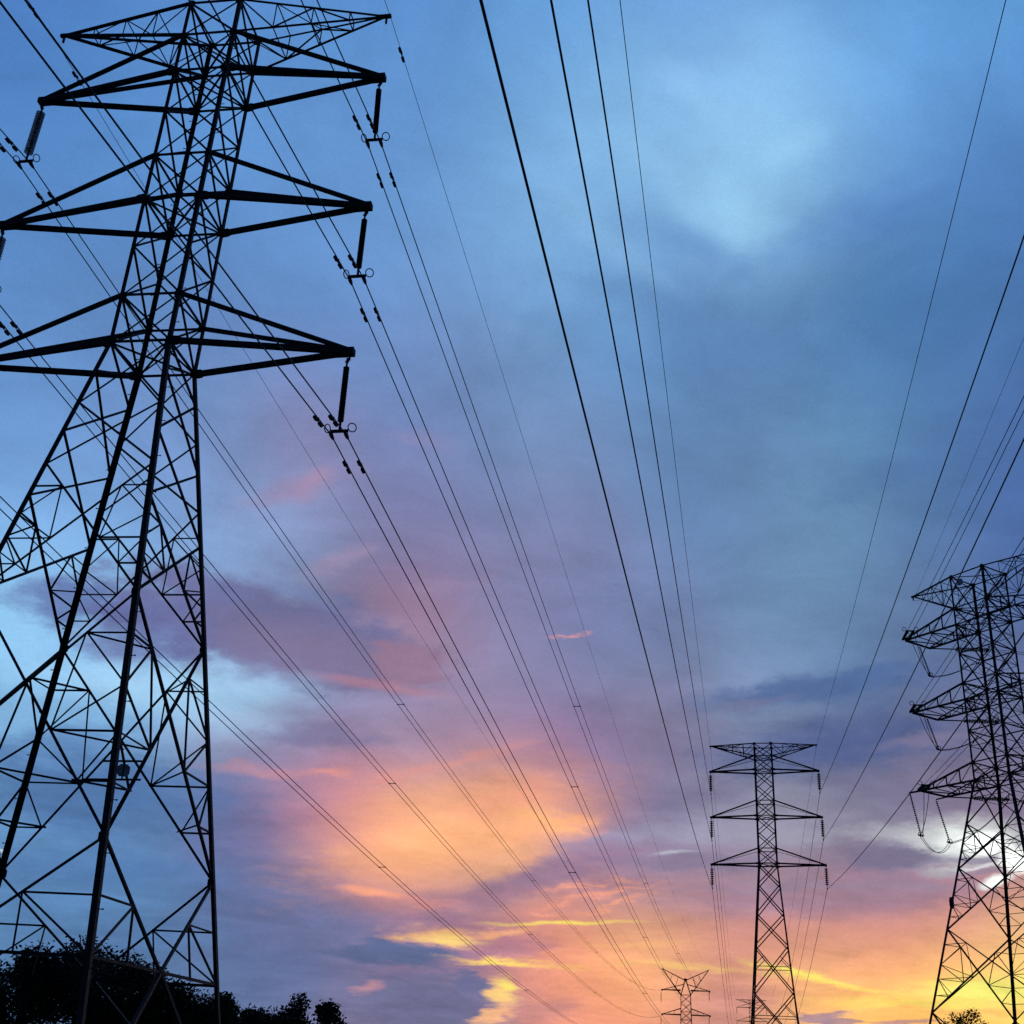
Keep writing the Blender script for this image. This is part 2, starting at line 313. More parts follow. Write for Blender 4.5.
    (14.05, 3.39, 0.99, 0.23, 5.8, 0.3325, 0.2159, 0.2961, 0.85, 0.40, 1.20, 1),
    (15.03, 3.31, 0.81, 0.15, 1.9, 0.3515, 0.2232, 0.2874, 0.80, 0.40, 1.20, 1),
    (17.56, 3.38, 1.68, 0.11, 3.5, 0.4452, 0.2462, 0.2705, 0.75, 0.50, 1.10, 1),
    (20.73, 3.84, 2.31, 0.11, 1.3, 0.9131, 0.5149, 0.1559, 0.50, 0.80, 1.00, 1),
    (-21.53, 8.22, 0.32, 0.19, -74.4, 0.7962, 0.8691, 0.8691, 1.00, 0.60, 0.80, 1),
    (-17.28, 7.89, 4.95, 0.65, 2.1, 0.0870, 0.1927, 0.4245, 0.60, 0.70, 1.00, 1),
    (-18.67, 6.55, 4.79, 0.48, 4.8, 0.1162, 0.2672, 0.5281, 0.50, 0.80, 1.00, 1),
    (-15.56, 5.19, 3.65, 0.56, 7.9, 0.1048, 0.2140, 0.4528, 0.50, 0.90, 1.00, 1),
]


def build_sky():
    w = bpy.data.worlds.new('World')
    SC.world = w
    w.use_nodes = True
    w.cycles.sampling_method = 'MANUAL'
    w.cycles.sample_map_resolution = 256
    nt = w.node_tree
    nt.nodes.clear()
    N = nt.nodes.new
    L = nt.links.new

    def put(sock, v):
        if hasattr(v, 'links'):
            L(v, sock)
        else:
            sock.default_value = v

    def mt(op, a, b=None, c=None, clamp=False):
        n = N('ShaderNodeMath')
        n.operation = op
        n.use_clamp = clamp
        put(n.inputs[0], a)
        if b is not None: put(n.inputs[1], b)
        if c is not None: put(n.inputs[2], c)
        return n.outputs[0]

    def vm(op, a, b=None, c=None):
        n = N('ShaderNodeVectorMath')
        n.operation = op
        put(n.inputs[0], a)
        if b is not None: put(n.inputs[1], b)
        if c is not None: put(n.inputs[2], c)
        return n.outputs['Value'] if op in ('LENGTH', 'DISTANCE', 'DOT_PRODUCT') else n.outputs['Vector']

    def noise(vec, scale, detail, rough=0.55, out='Fac', dist=0.0):
        n = N('ShaderNodeTexNoise')
        n.inputs['Scale'].default_value = scale
        n.inputs['Detail'].default_value = detail
        n.inputs['Roughness'].default_value = rough
        n.inputs['Distortion'].default_value = dist
        L(vec, n.inputs['Vector'])
        return n.outputs[out]

    def smooth(v, a, b, lo=0.0, hi=1.0):
        n = N('ShaderNodeMapRange')
        n.interpolation_type = 'SMOOTHSTEP'
        put(n.inputs['Value'], v)
        n.inputs['From Min'].default_value = a
        n.inputs['From Max'].default_value = b
        n.inputs['To Min'].default_value = lo
        n.inputs['To Max'].default_value = hi
        return n.outputs['Result']

    tc = N('ShaderNodeTexCoord')
    d = tc.outputs['Generated']
    sx = N('ShaderNodeSeparateXYZ')
    L(d, sx.inputs[0])
    az = mt('MULTIPLY', mt('ARCTAN2', sx.outputs[0], sx.outputs[1]), 57.29578)
    el = mt('MULTIPLY', mt('ARCSINE', sx.outputs[2]), 57.29578)
    cx = N('ShaderNodeCombineXYZ')
    L(az, cx.inputs[0]); L(el, cx.inputs[1])
    P0 = cx.outputs[0]
    # cloud-sheet coordinates: where the line of sight meets a flat layer, so shreds flatten towards the horizon
    den = mt('ADD', mt('MAXIMUM', sx.outputs[2], 0.0), 0.17)
    cn = N('ShaderNodeCombineXYZ')
    px_, py_ = mt('DIVIDE', sx.outputs[0], den), mt('DIVIDE', sx.outputs[1], den)
    L(mt('ADD', mt('MULTIPLY', px_, 0.81), mt('MULTIPLY', py_, 0.58)), cn.inputs[0])
    L(mt('SUBTRACT', mt('MULTIPLY', py_, 0.81), mt('MULTIPLY', px_, 0.58)), cn.inputs[1])
    cn.inputs[2].default_value = 3.7
    PN = cn.outputs[0]
    broad = noise(PN, 2.6, 4, 0.55, 'Color')
    fine = noise(PN, 8.5, 7, 0.6, 'Color')
    half = (0.5, 0.5, 0.5)
    # drifted directions: soft, ragged, wispy
    k = smooth(el, 0.0, 25.0, 0.45, 1.0)
    wb = N('ShaderNodeVectorMath'); wb.operation = 'SCALE'
    L(vm('MULTIPLY', vm('SUBTRACT', broad, half), (5.0, 3.4, 0.0)), wb.inputs[0]); L(k, wb.inputs['Scale'])
    wf = N('ShaderNodeVectorMath'); wf.operation = 'SCALE'
    L(vm('MULTIPLY', vm('SUBTRACT', fine, half), (3.4, 1.8, 0.0)), wf.inputs[0]); L(k, wf.inputs['Scale'])
    Psoft = vm('ADD', P0, wb.outputs[0])
    Prag = vm('ADD', vm('MULTIPLY_ADD', wb.outputs[0], (0.2, 0.2, 0), P0), wf.outputs[0])
    Pfirm = vm('MULTIPLY_ADD', wf.outputs[0], (0.45, 0.45, 0), P0)
    Pwisp = vm('MULTIPLY_ADD', wf.outputs[0], (1.3, 1.6, 0), P0)
    edge_soft = mt('SUBTRACT', noise(PN, 5.0, 6, 0.58), 0.5)
    edge_rag = mt('SUBTRACT', noise(PN, 13.0, 8, 0.64), 0.5)
    cw = N('ShaderNodeCombineXYZ')
    L(mt('ADD', mt('MULTIPLY', px_, 3.2), py_), cw.inputs[0]); L(mt('SUBTRACT', mt('MULTIPLY', py_, 9.0), mt('MULTIPLY', px_, 1.5)), cw.inputs[1])
    edge_wisp = mt('SUBTRACT', noise(cw.outputs[0], 2.4, 7, 0.62, 'Fac', 0.4), 0.5)
    # clear-air colour between the tones
    acc = (0.03 * 0.05, 0.07 * 0.05, 0.19 * 0.05)
    wsum = 0.05
    Pt = vm('MULTIPLY_ADD', wb.outputs[0], (0.3, 0.3, 0), vm('MULTIPLY_ADD', wf.outputs[0], (0.35, 0.35, 0), P0))
    for a, e, r, g, b, spread, weight in SKY_TONES:
        # tiny feed-through keeps the nodes in one chain, which the shader compiler needs
        q = vm('MULTIPLY_ADD', acc, (1e-9,) * 3, Pt)
        dd = vm('DISTANCE', q, (a, e, 0))
        wt = mt('MULTIPLY', mt('POWER', math.exp(-0.5 / spread ** 2), mt('MULTIPLY', dd, dd)), weight)
        n = N('ShaderNodeVectorMath'); n.operation = 'SCALE'
        n.inputs[0].default_value = (r, g, b); L(wt, n.inputs['Scale'])
        acc = vm('ADD', n.outputs[0], acc)
        wsum = mt('ADD', wt, wsum)
    inv = N('ShaderNodeVectorMath'); inv.operation = 'SCALE'
    L(acc, inv.inputs[0]); L(mt('DIVIDE', 1.0, wsum), inv.inputs['Scale'])
    col = inv.outputs[0]

    def mix(f, a, b):
        n = N('ShaderNodeMix'); n.data_type = 'RGBA'
        put(n.inputs[0], f)
        put(n.inputs[6], a); put(n.inputs[7], b)
        return n.outputs[2]

    # the physical dusk sky shows through underneath
    st = N('ShaderNodeTexSky')
    st.sky_type = 'NISHITA'
    st.sun_disc = False
    st.sun_elevation = SUN_EL
    st.sun_rotation = SUN_AZ
    sk = N('ShaderNodeVectorMath'); sk.operation = 'SCALE'
    L(st.outputs[0], sk.inputs[0]); sk.inputs['Scale'].default_value = 0.05
    col = mix(0.97, sk.outputs[0], col)

    for a, e, hw, hh, tilt, r, g, b, cover, soft, rag, kind in CLOUDS:
        mp = N('ShaderNodeMapping')
        mp.vector_type = 'TEXTURE'
        mp.inputs['Location'].default_value = (a, e, 0)
        mp.inputs['Rotation'].default_value = (0, 0, R(tilt))
        mp.inputs['Scale'].default_value = (hw, hh, 1)
        L(vm('MULTIPLY_ADD', col, (1e-9,) * 3, (Psoft, Prag, Pwisp, Pfirm)[kind]), mp.inputs['Vector'])
        dist = mt('MULTIPLY_ADD', (edge_soft, edge_rag, edge_wisp, edge_rag)[kind], rag * 1.6, vm('LENGTH', mp.outputs[0]))
        f = smooth(dist, 1 + soft, max(0.0, 1 - soft), 0.0, cover)
        if kind == 2:
            f = mt('MULTIPLY', f, smooth(edge_wisp, -0.12, 0.06, 0.1, 1.0))
        col = mix(f, col, (r, g, b, 1))
    # torn texture of the cloud sheet: thin lighter and darker shreds
    veil = noise(PN, 3.4, 10, 0.62, 'Fac', 0.5)
    streak = noise(cw.outputs[0], 0.8, 7, 0.6, 'Fac', 0.3)
    lum = mt('ADD', mt('MULTIPLY', mt('SUBTRACT', veil, 0.5), 0.85), mt('MULTIPLY', mt('SUBTRACT', streak, 0.5), 0.22))
    lum = mt('ADD', lum, mt('MULTIPLY', edge_rag, 0.12))
    grit = noise(d, 520.0, 1, 0.7)
    lum = mt('ADD', lum, mt('MULTIPLY', mt('SUBTRACT', grit, 0.5), 0.16))
    sc = N('ShaderNodeVectorMath'); sc.operation = 'SCALE'
    L(col, sc.inputs[0]); L(mt('ADD', lum, 1.0), sc.inputs['Scale'])
    col = sc.outputs[0]
    # the east, away from the sunset, is already dark
    west = vm('DOT_PRODUCT', d, (math.sin(R(8)), math.cos(R(8)), 0.0))
    sc2 = N('ShaderNodeVectorMath'); sc2.operation = 'SCALE'
    L(col, sc2.inputs[0]); L(smooth(west, -0.35, 0.5, 0.3, 1.0), sc2.inputs['Scale'])
    bg = N('ShaderNodeBackground')
    L(sc2.outputs[0], bg.inputs[0])
    out = N('ShaderNodeOutputWorld')
    L(bg.outputs[0], out.inputs[0])

build_sky()

# ------------------------------------------------------------------ materials
def material(name, rgb, rough=0.6, metal=0.0, var=0.25, scale=3.0):
    mm = bpy.data.materials.new(name)
    mm.use_nodes = True
    nt = mm.node_tree
    b = nt.nodes['Principled BSDF']
    b.inputs['Roughness'].default_value = rough
    b.inputs['Metallic'].default_value = metal
    tcn = nt.nodes.new('ShaderNodeTexCoord')
    nz = nt.nodes.new('ShaderNodeTexNoise')
    nz.inputs['Scale'].default_value = scale
    nz.inputs['Detail'].default_value = 4
    nt.links.new(tcn.outputs['Object'], nz.inputs['Vector'])
    rp = nt.nodes.new('ShaderNodeValToRGB')
    rp.color_ramp.elements[0].position = 0.3
    rp.color_ramp.elements[1].position = 0.7
    rp.color_ramp.elements[0].color = (*[c * (1 - var) for c in rgb], 1)
    rp.color_ramp.elements[1].color = (*[c * (1 + var) for c in rgb], 1)
    nt.links.new(nz.outputs['Fac'], rp.inputs[0])
    nt.links.new(rp.outputs[0], b.inputs['Base Color'])
    return mm

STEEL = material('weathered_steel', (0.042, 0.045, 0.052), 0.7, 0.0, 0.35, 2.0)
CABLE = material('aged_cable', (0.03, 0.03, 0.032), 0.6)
RUBBER = material('dark_polymer', (0.02, 0.02, 0.022), 0.5)
GLASSY = material('grey_glazed_disc', (0.30, 0.32, 0.36), 0.3)
GLASSY.node_tree.nodes['Principled BSDF'].inputs['Transmission Weight'].default_value = 0.75
PLATE = material('sign_plate', (0.6, 0.65, 0.72), 0.6)
BARK = material('bark', (0.05, 0.04, 0.03), 0.9)
LEAF = material('leaf', (0.035, 0.05, 0.022), 0.7, 0, 0.4, 0.6)
LEAF_DRY = material('dry_leaf', (0.12, 0.085, 0.04), 0.7, 0, 0.4, 0.6)
def see_through(mm, rgb, f):
    """thin leaves pass some of the light that falls on their back"""
    nt = mm.node_tree
    b, o = nt.nodes['Principled BSDF'], nt.nodes['Material Output']
    tl = nt.nodes.new('ShaderNodeBsdfTranslucent')
    tl.inputs[0].default_value = (*rgb, 1)
    mx = nt.nodes.new('ShaderNodeMixShader')
    mx.inputs[0].default_value = f
    nt.links.new(b.outputs[0], mx.inputs[1]); nt.links.new(tl.outputs[0], mx.inputs[2])
    nt.links.new(mx.outputs[0], o.inputs['Surface'])
see_through(LEAF_DRY, (0.30, 0.16, 0.07), 0.55)
GRASS = material('grass_ground', (0.045, 0.06, 0.025), 0.9, 0, 0.4, 0.15)
CONC = material('concrete', (0.3, 0.29, 0.27), 0.85)

# ------------------------------------------------------------------ mesh helpers
class MB:
    def __init__(self):
        self.v, self.f = [], []

    def add(self, vs, fs):
        o = len(self.v)
        self.v.extend(vs)
        self.f.extend([tuple(i + o for i in q) for q in fs])

    def angle(self, a, b, w, ref, t=None):
        """steel angle section from a to b, one flange facing ref"""
        a, b = Vector(a), Vector(b)
        d = b - a
        if d.length < 1e-5:
            return
        d.normalize()
        ref = Vector(ref)
        n1 = ref - d * ref.dot(d)
        if n1.length < 1e-4:
            n1 = d.orthogonal()
        n1.normalize()
        n2 = d.cross(n1)
        t = t or max(w * 0.12, 0.008)
        sec = ((0, 0), (w, 0), (w, t), (t, t), (t, w), (0, w))
        off = -(n1 + n2) * w * 0.32
        vs = [p + off + n1 * x + n2 * y for p in (a, b) for x, y in sec]
        fs = [(i, (i + 1) % 6, (i + 1) % 6 + 6, i + 6) for i in range(6)]
        fs += [(3, 2, 1, 0), (5, 4, 3, 0), (6, 7, 8, 9), (6, 9, 10, 11)]
        self.add(vs, fs)

    def box(self, a, b, w, h, ref=(0, 0, 1)):
        """rectangular bar from a to b"""
        a, b = Vector(a), Vector(b)
        d = (b - a)
        if d.length < 1e-6:
            return
        d.normalize()
        ref = Vector(ref)
        n1 = ref - d * ref.dot(d)
        if n1.length < 1e-4:
            n1 = d.orthogonal()
        n1.normalize()
        n2 = d.cross(n1)
        vs = [p + n1 * x * h / 2 + n2 * y * w / 2 for p in (a, b) for x, y in ((-1, -1), (1, -1), (1, 1), (-1, 1))]
        self.add(vs, [(0, 1, 2, 3), (7, 6, 5, 4), (0, 4, 5, 1), (1, 5, 6, 2), (2, 6, 7, 3), (3, 7, 4, 0)])

    def tube(self, pts, r, n=6):
        pts = [Vector(p) for p in pts]
        rs = r if isinstance(r, (list, tuple)) else [r] * len(pts)
        rings = []
        prev = None
        for i, p in enumerate(pts):
            d = (pts[min(i + 1, len(pts) - 1)] - pts[max(i - 1, 0)]).normalized()
            if prev is None:
                n1 = d.orthogonal().normalized()
            else:
                n1 = (prev - d * prev.dot(d)).normalized()
            prev = n1
            n2 = d.cross(n1)
            rings.append([p + (n1 * math.cos(2 * math.pi * j / n) + n2 * math.sin(2 * math.pi * j / n)) * rs[i] for j in range(n)])
        vs = [q for rg in rings for q in rg]
        fs = []
        for i in range(len(pts) - 1):
            for j in range(n):
                k = (j + 1) % n
                fs.append((i * n + j, i * n + k, (i + 1) * n + k, (i + 1) * n + j))
        fs.append(tuple(range(n - 1, -1, -1)))
        e = (len(pts) - 1) * n
        fs.append(tuple(e + j for j in range(n)))
        self.add(vs, fs)

    def torus(self, c, axis, rad, r, n=18, k=6):
        c, axis = Vector(c), Vector(axis).normalized()
        u = axis.orthogonal().normalized()
        v = axis.cross(u)
        vs, fs = [], []
        for i in range(n):
            a = 2 * math.pi * i / n
            o = u * math.cos(a) + v * math.sin(a)
            for j in range(k):
                b = 2 * math.pi * j / k
                vs.append(c + o * (rad + r * math.cos(b)) + axis * r * math.sin(b))
        for i in range(n):
            for j in range(k):
                fs.append((i * k + j, ((i + 1) % n) * k + j, ((i + 1) % n) * k + (j + 1) % k, i * k + (j + 1) % k))
        self.add(vs, fs)

    def gon(self, c, u, v, w, h, t):
        """flat clipped-corner plate"""
        c, u, v = Vector(c), Vector(u).normalized(), Vector(v).normalized()
        n = u.cross(v).normalized()
        q = [(-1, -.55), (-.55, -1), (.55, -1), (1, -.55), (1, .55), (.55, 1), (-.55, 1), (-1, .55)]
        vs = [c + u * x * w / 2 + v * y * h / 2 + n * s * t / 2 for s in (-1, 1) for x, y in q]
        fs = [tuple(range(7, -1, -1)), tuple(range(8, 16))] + [(i, (i + 1) % 8, (i + 1) % 8 + 8, i + 8) for i in range(8)]
        self.add(vs, fs)

    def build(self, name, mat, parent=None, smooth=False):
        me = bpy.data.meshes.new(name)
        me.from_pydata([tuple(p) for p in self.v], [], self.f)
        me.materials.append(mat)
        if smooth:
            me.polygons.foreach_set('use_smooth', [True] * len(me.polygons))
        me.update()
        o = bpy.data.objects.new(name, me)
        COL.objects.link(o)
        if parent is not None:
            o.parent = parent
        return o


def thing(name, label, cat, loc=(0, 0, 0), rz=0.0, group=None):
    o = bpy.data.objects.new(name, None)
    o.empty_display_size = 0.3
    COL.objects.link(o)
    o.location = loc
    o.rotation_euler = (0, 0, rz)
    tag(o, label, cat, group)
    return o


def tag(o, label, cat, group=None):
    o['label'] = label
    o['category'] = cat
    if group:
        o['group'] = group
    return o


def lerp(a, b, t):
    return Vector(a) + (Vector(b) - Vector(a)) * t


# ------------------------------------------------------------------ ground
g = MB()
S = 6000.0
n = 24
for i in range(n + 1):
    for j in range(n + 1):
        g.v.append(Vector((-S + 2 * S * i / n, -S + 2 * S * j / n, 0)))
for i in range(n):
    for j in range(n):
        a = i * (n + 1) + j
        g.f.append((a, a + n + 1, a + n + 2, a + 1))
go = g.build('ground', GRASS)
go['kind'] = 'structure'


# ------------------------------------------------------------------ lattice towers
class Tower:
    """square lattice mast; half-width by height, faces N(ear) F(ar) L R in the tower's own axes"""

    def __init__(self, name, label, group, loc, yaw, prof, dep=1.0, lean=(0, 0), zref=16.6):
        self.root = thing(name, label, 'pylon', loc, yaw, group)
        self.prof, self.dep, self.lean, self.zref = prof, dep, lean, zref

    def w(self, z):
        pr = self.prof
        if z >= pr[0][0]: return pr[0][1]
        for (za, wa), (zb, wb) in zip(pr, pr[1:]):
            if z >= zb:
                return wa + (wb - wa) * (z - za) / (zb - za)
        return pr[-1][1]

    def q(self, x, y, z):
        x2 = x - self.lean[0] * (z - self.zref)
        y2 = y - self.lean[1] * (z - self.zref)
        return Vector((x2, y2, z + self.lean[0] * x2 + self.lean[1] * y))

    def fp(self, face, x, z):
        """point on a face: x metres from the face's centre line"""
        d = self.w(z)
        if face == 'N': return self.q(x, -d * self.dep, z)
        if face == 'F': return self.q(x, d * self.dep, z)
        if face == 'L': return self.q(-d, x * self.dep, z)
        return self.q(d, x * self.dep, z)

    def inward(self, face):
        return {'N': (0, 1, 0), 'F': (0, -1, 0), 'L': (1, 0, 0), 'R': (-1, 0, 0)}[face]

    def corner(self, sx, sy, z):
        d = self.w(z)
        return self.q(sx * d, sy * d * self.dep, z)

    def legs(self, ztop, zs, wid, gusset=0.0, gz=()):
        self.leg = {}
        for sx in (-1, 1):
            for sy in (-1, 1):
                mb = MB()
                pts = [ztop] + zs
                for za, zb in zip(pts, pts[1:]):
                    mb.angle(self.corner(sx, sy, za), self.corner(sx, sy, zb), wid if za < 24 else wid * 0.85, (-sx, 0, 0) if sx * sy < 0 else (0, -sy, 0), wid * 0.13)
                for z in gz:
                    c = self.corner(sx, sy, z)
                    k = gusset * random.uniform(0.8, 1.15)
                    mb.gon(c + Vector((-sx * k * .3, -sy * .012, 0)), (1, 0, 0), (0, 0, 1), k, k * 1.15, 0.016)
                    mb.gon(c + Vector((-sx * .012, -sy * k * .3, 0)), (0, 1, 0), (0, 0, 1), k, k * 1.15, 0.016)
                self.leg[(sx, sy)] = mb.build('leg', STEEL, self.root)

    def footing(self):
        z = 0.0
        for sx in (-1, 1):
            for sy in (-1, 1):
                c = self.corner(sx, sy, z)
                mb = MB()
                mb.tube([c + Vector((0, 0, -0.6)), c + Vector((0, 0, 0.25)), c + Vector((0, 0, 0.42))], [0.45, 0.45, 0.3], 12)
                mb.build('footing', CONC, self.root)

    def panel(self, face, zt, zb, wd, style='x', top=True, wr=None, wh=None):
        mb = MB()
        inn = self.inward(face)
        wr = wr or wd * 0.62
        wh = wh or wd
        a, b = self.w(zt), self.w(zb)
        P = lambda x, z: self.fp(face, x, z)
        iv = Vector(inn) * (wd * 0.35)
        if style in ('x', 'xr', 'xm'):
            mb.angle(P(-a, zt), P(b, zb), wd, inn)
            mb.angle(P(a, zt) + iv, P(-b, zb) + iv, wd, [-c for c in inn])
        elif style == 'v':
            mb.angle(P(-a, zt), P(0, zb), wd, inn)
            mb.angle(P(a, zt), P(0, zb), wd, inn)
            mb.angle(P(-b, zb), P(b, zb), wh, inn)
        elif style == 'base':
            mb.angle(P(0, zt), P(-b, zb), wd, inn)
            mb.angle(P(0, zt), P(b, zb), wd, inn)
        if top:
            mb.angle(P(-a, zt), P(a, zt), wh, inn)
        h = zt - zb
        lam = a / (a + b)
        if style == 'xr':
            # subdivided: struts from leg nodes to the diagonals
            za, zx, zbb, zc = zt - 0.19 * h, zt - lam * h, zt - 0.605 * h, zt - 0.80 * h
            for s in (-1, 1):
                dA = lambda z: s * (a - (a + b) * (zt - z) / h)          # diagonal leaving this leg's top
                dB = lambda z: -s * (a - (a + b) * (zt - z) / h)         # diagonal reaching this leg's foot
                A, B, Cc = P(dA(za), za), P(dB(zbb), zbb), P(dB(zc), zc)
                lg = lambda z: P(s * self.w(z), z)
                for u, v in ((lg(za), A), (A, lg(zx)), (A, B), (lg(zx), B), (B, lg(zbb)), (lg(zbb), Cc), (Cc, lg(zc))):
                    mb.angle(u, v, wr, inn)
        elif style == 'xm':
            zx = zt - lam * h
            for s in (-1, 1):
                mb.angle(P(s * self.w(zx), zx), P(0, zx), wr, inn)
                z1 = zt - 0.5 * lam * h
                mb.angle(P(s * self.w(zx), zx), P(s * a * 0.5, z1), wr, inn)
        elif style == 'v':
            zm = zt - 0.5 * h
            for s in (-1, 1):
                xm = s * a * 0.5
                lgm = P(s * self.w(zm), zm)
                mb.angle(lgm, P(xm, zm), wr, inn)
                mb.angle(P(xm, zm), P(s * b, zb), wr, inn)
                mb.angle(P(xm, zm), P(s * b * 0.5, zb), wr, inn)
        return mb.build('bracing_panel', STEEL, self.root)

    def ring(self, z, wd, cross=True, corners=None):
        """plan bracing across the mast at one level"""
        if cross:
            mb = MB()
            c = {(sx, sy): self.corner(sx, sy, z - 0.03) for sx in (-1, 1) for sy in (-1, 1)}
            mb.angle(c[(-1, -1)], c[(1, 1)], wd, (0, 0, 1))
            mb.angle(c[(-1, 1)] + Vector((0, 0, -wd * .5)), c[(1, -1)] + Vector((0, 0, -wd * .5)), wd, (0, 0, 1))
            return mb.build('plan_brace', STEEL, self.root)
        for sx in (-1, 1):
            for sy in (-1, 1):
                mb = MB()
                d, k = self.w(z), corners
                mb.angle(self.q(sx * d * k, sy * d * self.dep, z), self.q(sx * d, sy * d * self.dep * k, z), wd, (0, 0, 1))
                mb.build('corner_brace', STEEL, self.root)

    def crossarm(self, side, zl, zt, tip, wl, wt, far_tie=None):
        """three-cornered suspension arm: two lower chords, two ties, a tip plate"""
        T = self.q(side * tip, 0, zl)
        mb = MB()
        for sy in (-1, 1):
            a = self.corner(side, sy, zl)
            d = (T - a)
            p = a + d * 0.02
            mb.box(p, T + Vector((0, sy * 0.02, 0)), wl * 0.8, wl, (0, 0, 1))
            mb.gon(a + d * 0.02, d, (0, 0, 1), wl * 2.6, wl * 1.5, wl * 0.85)
        arm = mb.build('crossarm', STEEL, self.root)
        for sy in (-1, 1):
            t = MB()
            t.box(self.corner(side, sy, zt), T + Vector((-side * 0.05, sy * 0.03, 0.06)), *([wt if sy < 0 or far_tie is None else far_tie] * 2), (0, 0, 1))
            t.build('tie_member', STEEL, arm)
        p = MB()
        p.box(T + Vector((-side * 0.55, 0, 0)), T + Vector((side * 0.12, 0, 0)), wl * 1.5, wl * 1.35, (0, 0, 1))
        p.box(T + Vector((0, 0, -wl * 0.5)), T + Vector((0, 0, -wl - 0.12)), 0.05, 0.05, (1, 0, 0))
        p.build('tip_plate', STEEL, arm)
        return arm

    def peak_arm(self, side, z0, z1, tip, zt, wd, wr, n=4, y=0.0):
        """tapering box truss that carries the earth wire"""
        T = self.q(side * tip, y, zt)
        mb = MB()
        E = {}
        for nm, z in (('t', z0), ('b', z1)):
            for sy in (-1, 1):
                E[(nm, sy)] = self.corner(side, sy, z)
                mb.angle(E[(nm, sy)], T, wd if sy < 0 or nm == 'b' else wd * 0.8, (0, 0, 1))
        arm = mb.build('earth_wire_arm', STEEL, self.root)
        lc = MB()
        for i in range(1, n):
            s = i / n
            t0 = (i - 1) / n
            p = {k: lerp(v, T, s) for k, v in E.items()}
            o = {k: lerp(v, T, t0) for k, v in E.items()}
            for sy in (-1, 1):
                lc.angle(p[('t', sy)], p[('b', sy)], wr, (0, 1, 0))
                if i % 2: lc.angle(o[('t', sy)], p[('b', sy)], wr, (0, 1, 0))
                else: lc.angle(o[('b', sy)], p[('t', sy)], wr, (0, 1, 0))
            lc.angle(p[('b', -1)], p[('b', 1)], wr, (0, 0, 1))
            lc.angle(p[('t', -1)], p[('t', 1)], wr, (0, 0, 1))
            if i % 2: lc.angle(o[('b', -1)], p[('b', 1)], wr, (0, 0, 1))
            else: lc.angle(o[('t', -1)], p[('t', 1)], wr, (0, 0, 1))
        lc.build('arm_lacing', STEEL, arm)
        p = MB()
        p.box(T + Vector((-side * .3, 0, 0)), T + Vector((side * .15, 0, 0)), wd * 1.3, wd * 1.3)
        p.box(T + Vector((0, 0, 0)), T + Vector((0, 0, -.32)), wd * .7, wd * .7, (1, 0, 0))
        p.build('tip_plate', STEEL, arm)
        return arm

    def bolts(self, key, z0, z1, n):
        sx, sy = key
        mb = MB()
        mb.tube([(0, 0, 0), (0.16, 0, 0)], 0.011, 5)
        mb.tube([(0.15, 0, 0), (0.175, 0, 0)], 0.02, 6)
        first = None
        for i in range(n):
            z = z0 + (z1 - z0) * i / (n - 1)
            c = self.corner(sx, sy, z)
            if first is None:
                o = first = mb.build('step_bolt', STEEL, self.leg[key])
            else:
                o = first.copy()
                COL.objects.link(o)
                o.parent = self.leg[key]
            o.location = c
            # alternate flanges of the angle
            o.rotation_euler = (0, 0, (0 if sx > 0 else math.pi) if i % 2 else (math.pi / 2 if sy > 0 else -math.pi / 2))

    def world(self, v):
        c, s = math.cos(self.root.rotation_euler.z), math.sin(self.root.rotation_euler.z)
        l = self.root.location
        return Vector((l.x + v.x * c - v.y * s, l.y + v.x * s + v.y * c, l.z + v.z))


TG = 'lattice pylons of the power lines'
# ---- the tall near pylon on the left
Z = dict(z0=33.704, z1=32.294, z2=30.743, z3=27.263, z4=25.600, z5=22.043, z6=20.434, z7=12.316, z8=6.28)
A1 = Tower('transmission_tower', 'tall black lattice pylon nearest the camera, in front of the dark trees at left', TG,
           (-10.677, 30.484, 0), -0.17069,
           [(Z['z0'], 0.873), (Z['z6'], 0.891), (0.0, 3.969)], 1.047, (-0.01633, 0.00283))
NF = [Z['z0'], Z['z1'], Z['z2'], 29.05, Z['z3'], Z['z4'], 23.8, Z['z5'], Z['z6'], 18.25, 16.2, Z['z7'], Z['z8'], 3.8]
LR = [Z['z0'], Z['z1'], Z['z2'], 29.05, Z['z3'], Z['z4'], 23.8, Z['z5'], Z['z6'], 19.4, 17.3, 15.2, Z['z7'], Z['z8'], 3.8]
A1.legs(Z['z0'] + 0.1, [Z['z6'], 0.0], 0.138, 0.22, [Z['z0'], Z['z1'], Z['z2'], Z['z3'], Z['z4'], Z['z5'], Z['z6'], Z['z7'], Z['z8']])
for lv, faces in ((NF, 'NF'), (LR, 'LR')):
    for zt, zb in zip(lv, lv[1:]):
        for f in faces:
            if zb >= Z['z6'] - 0.01:
                A1.panel(f, zt, zb, 0.055, 'x', zt not in (29.05, 23.8))
            elif zb > 13:
                A1.panel(f, zt, zb, 0.058, 'x', zt > 20)
            elif zb > 12:
                A1.panel(f, zt, zb, 0.062, 'xr', False, 0.04)
            elif zb > 6:
                A1.panel(f, zt, zb, 0.068, 'xr', False, 0.045)
            else:
                A1.panel(f, zt, zb, 0.066, 'v', False, 0.045)
for f in 'NFLR':
    A1.panel(f, 3.8, 0.3, 0.09, 'base', False)
for z in (Z['z1'], Z['z2'], Z['z4'], Z['z6']):
    A1.ring(z, 0.07)
for z, k in ((11.15, 0.5), (8.67, 0.38), (7.5, 0.66)):
    A1.ring(z, 0.048, False, k)
A1.footing()
TIP = {1: (5.74, 5.86, 5.92, 5.62), -1: (5.94, 6.06, 6.2, 5.82)}
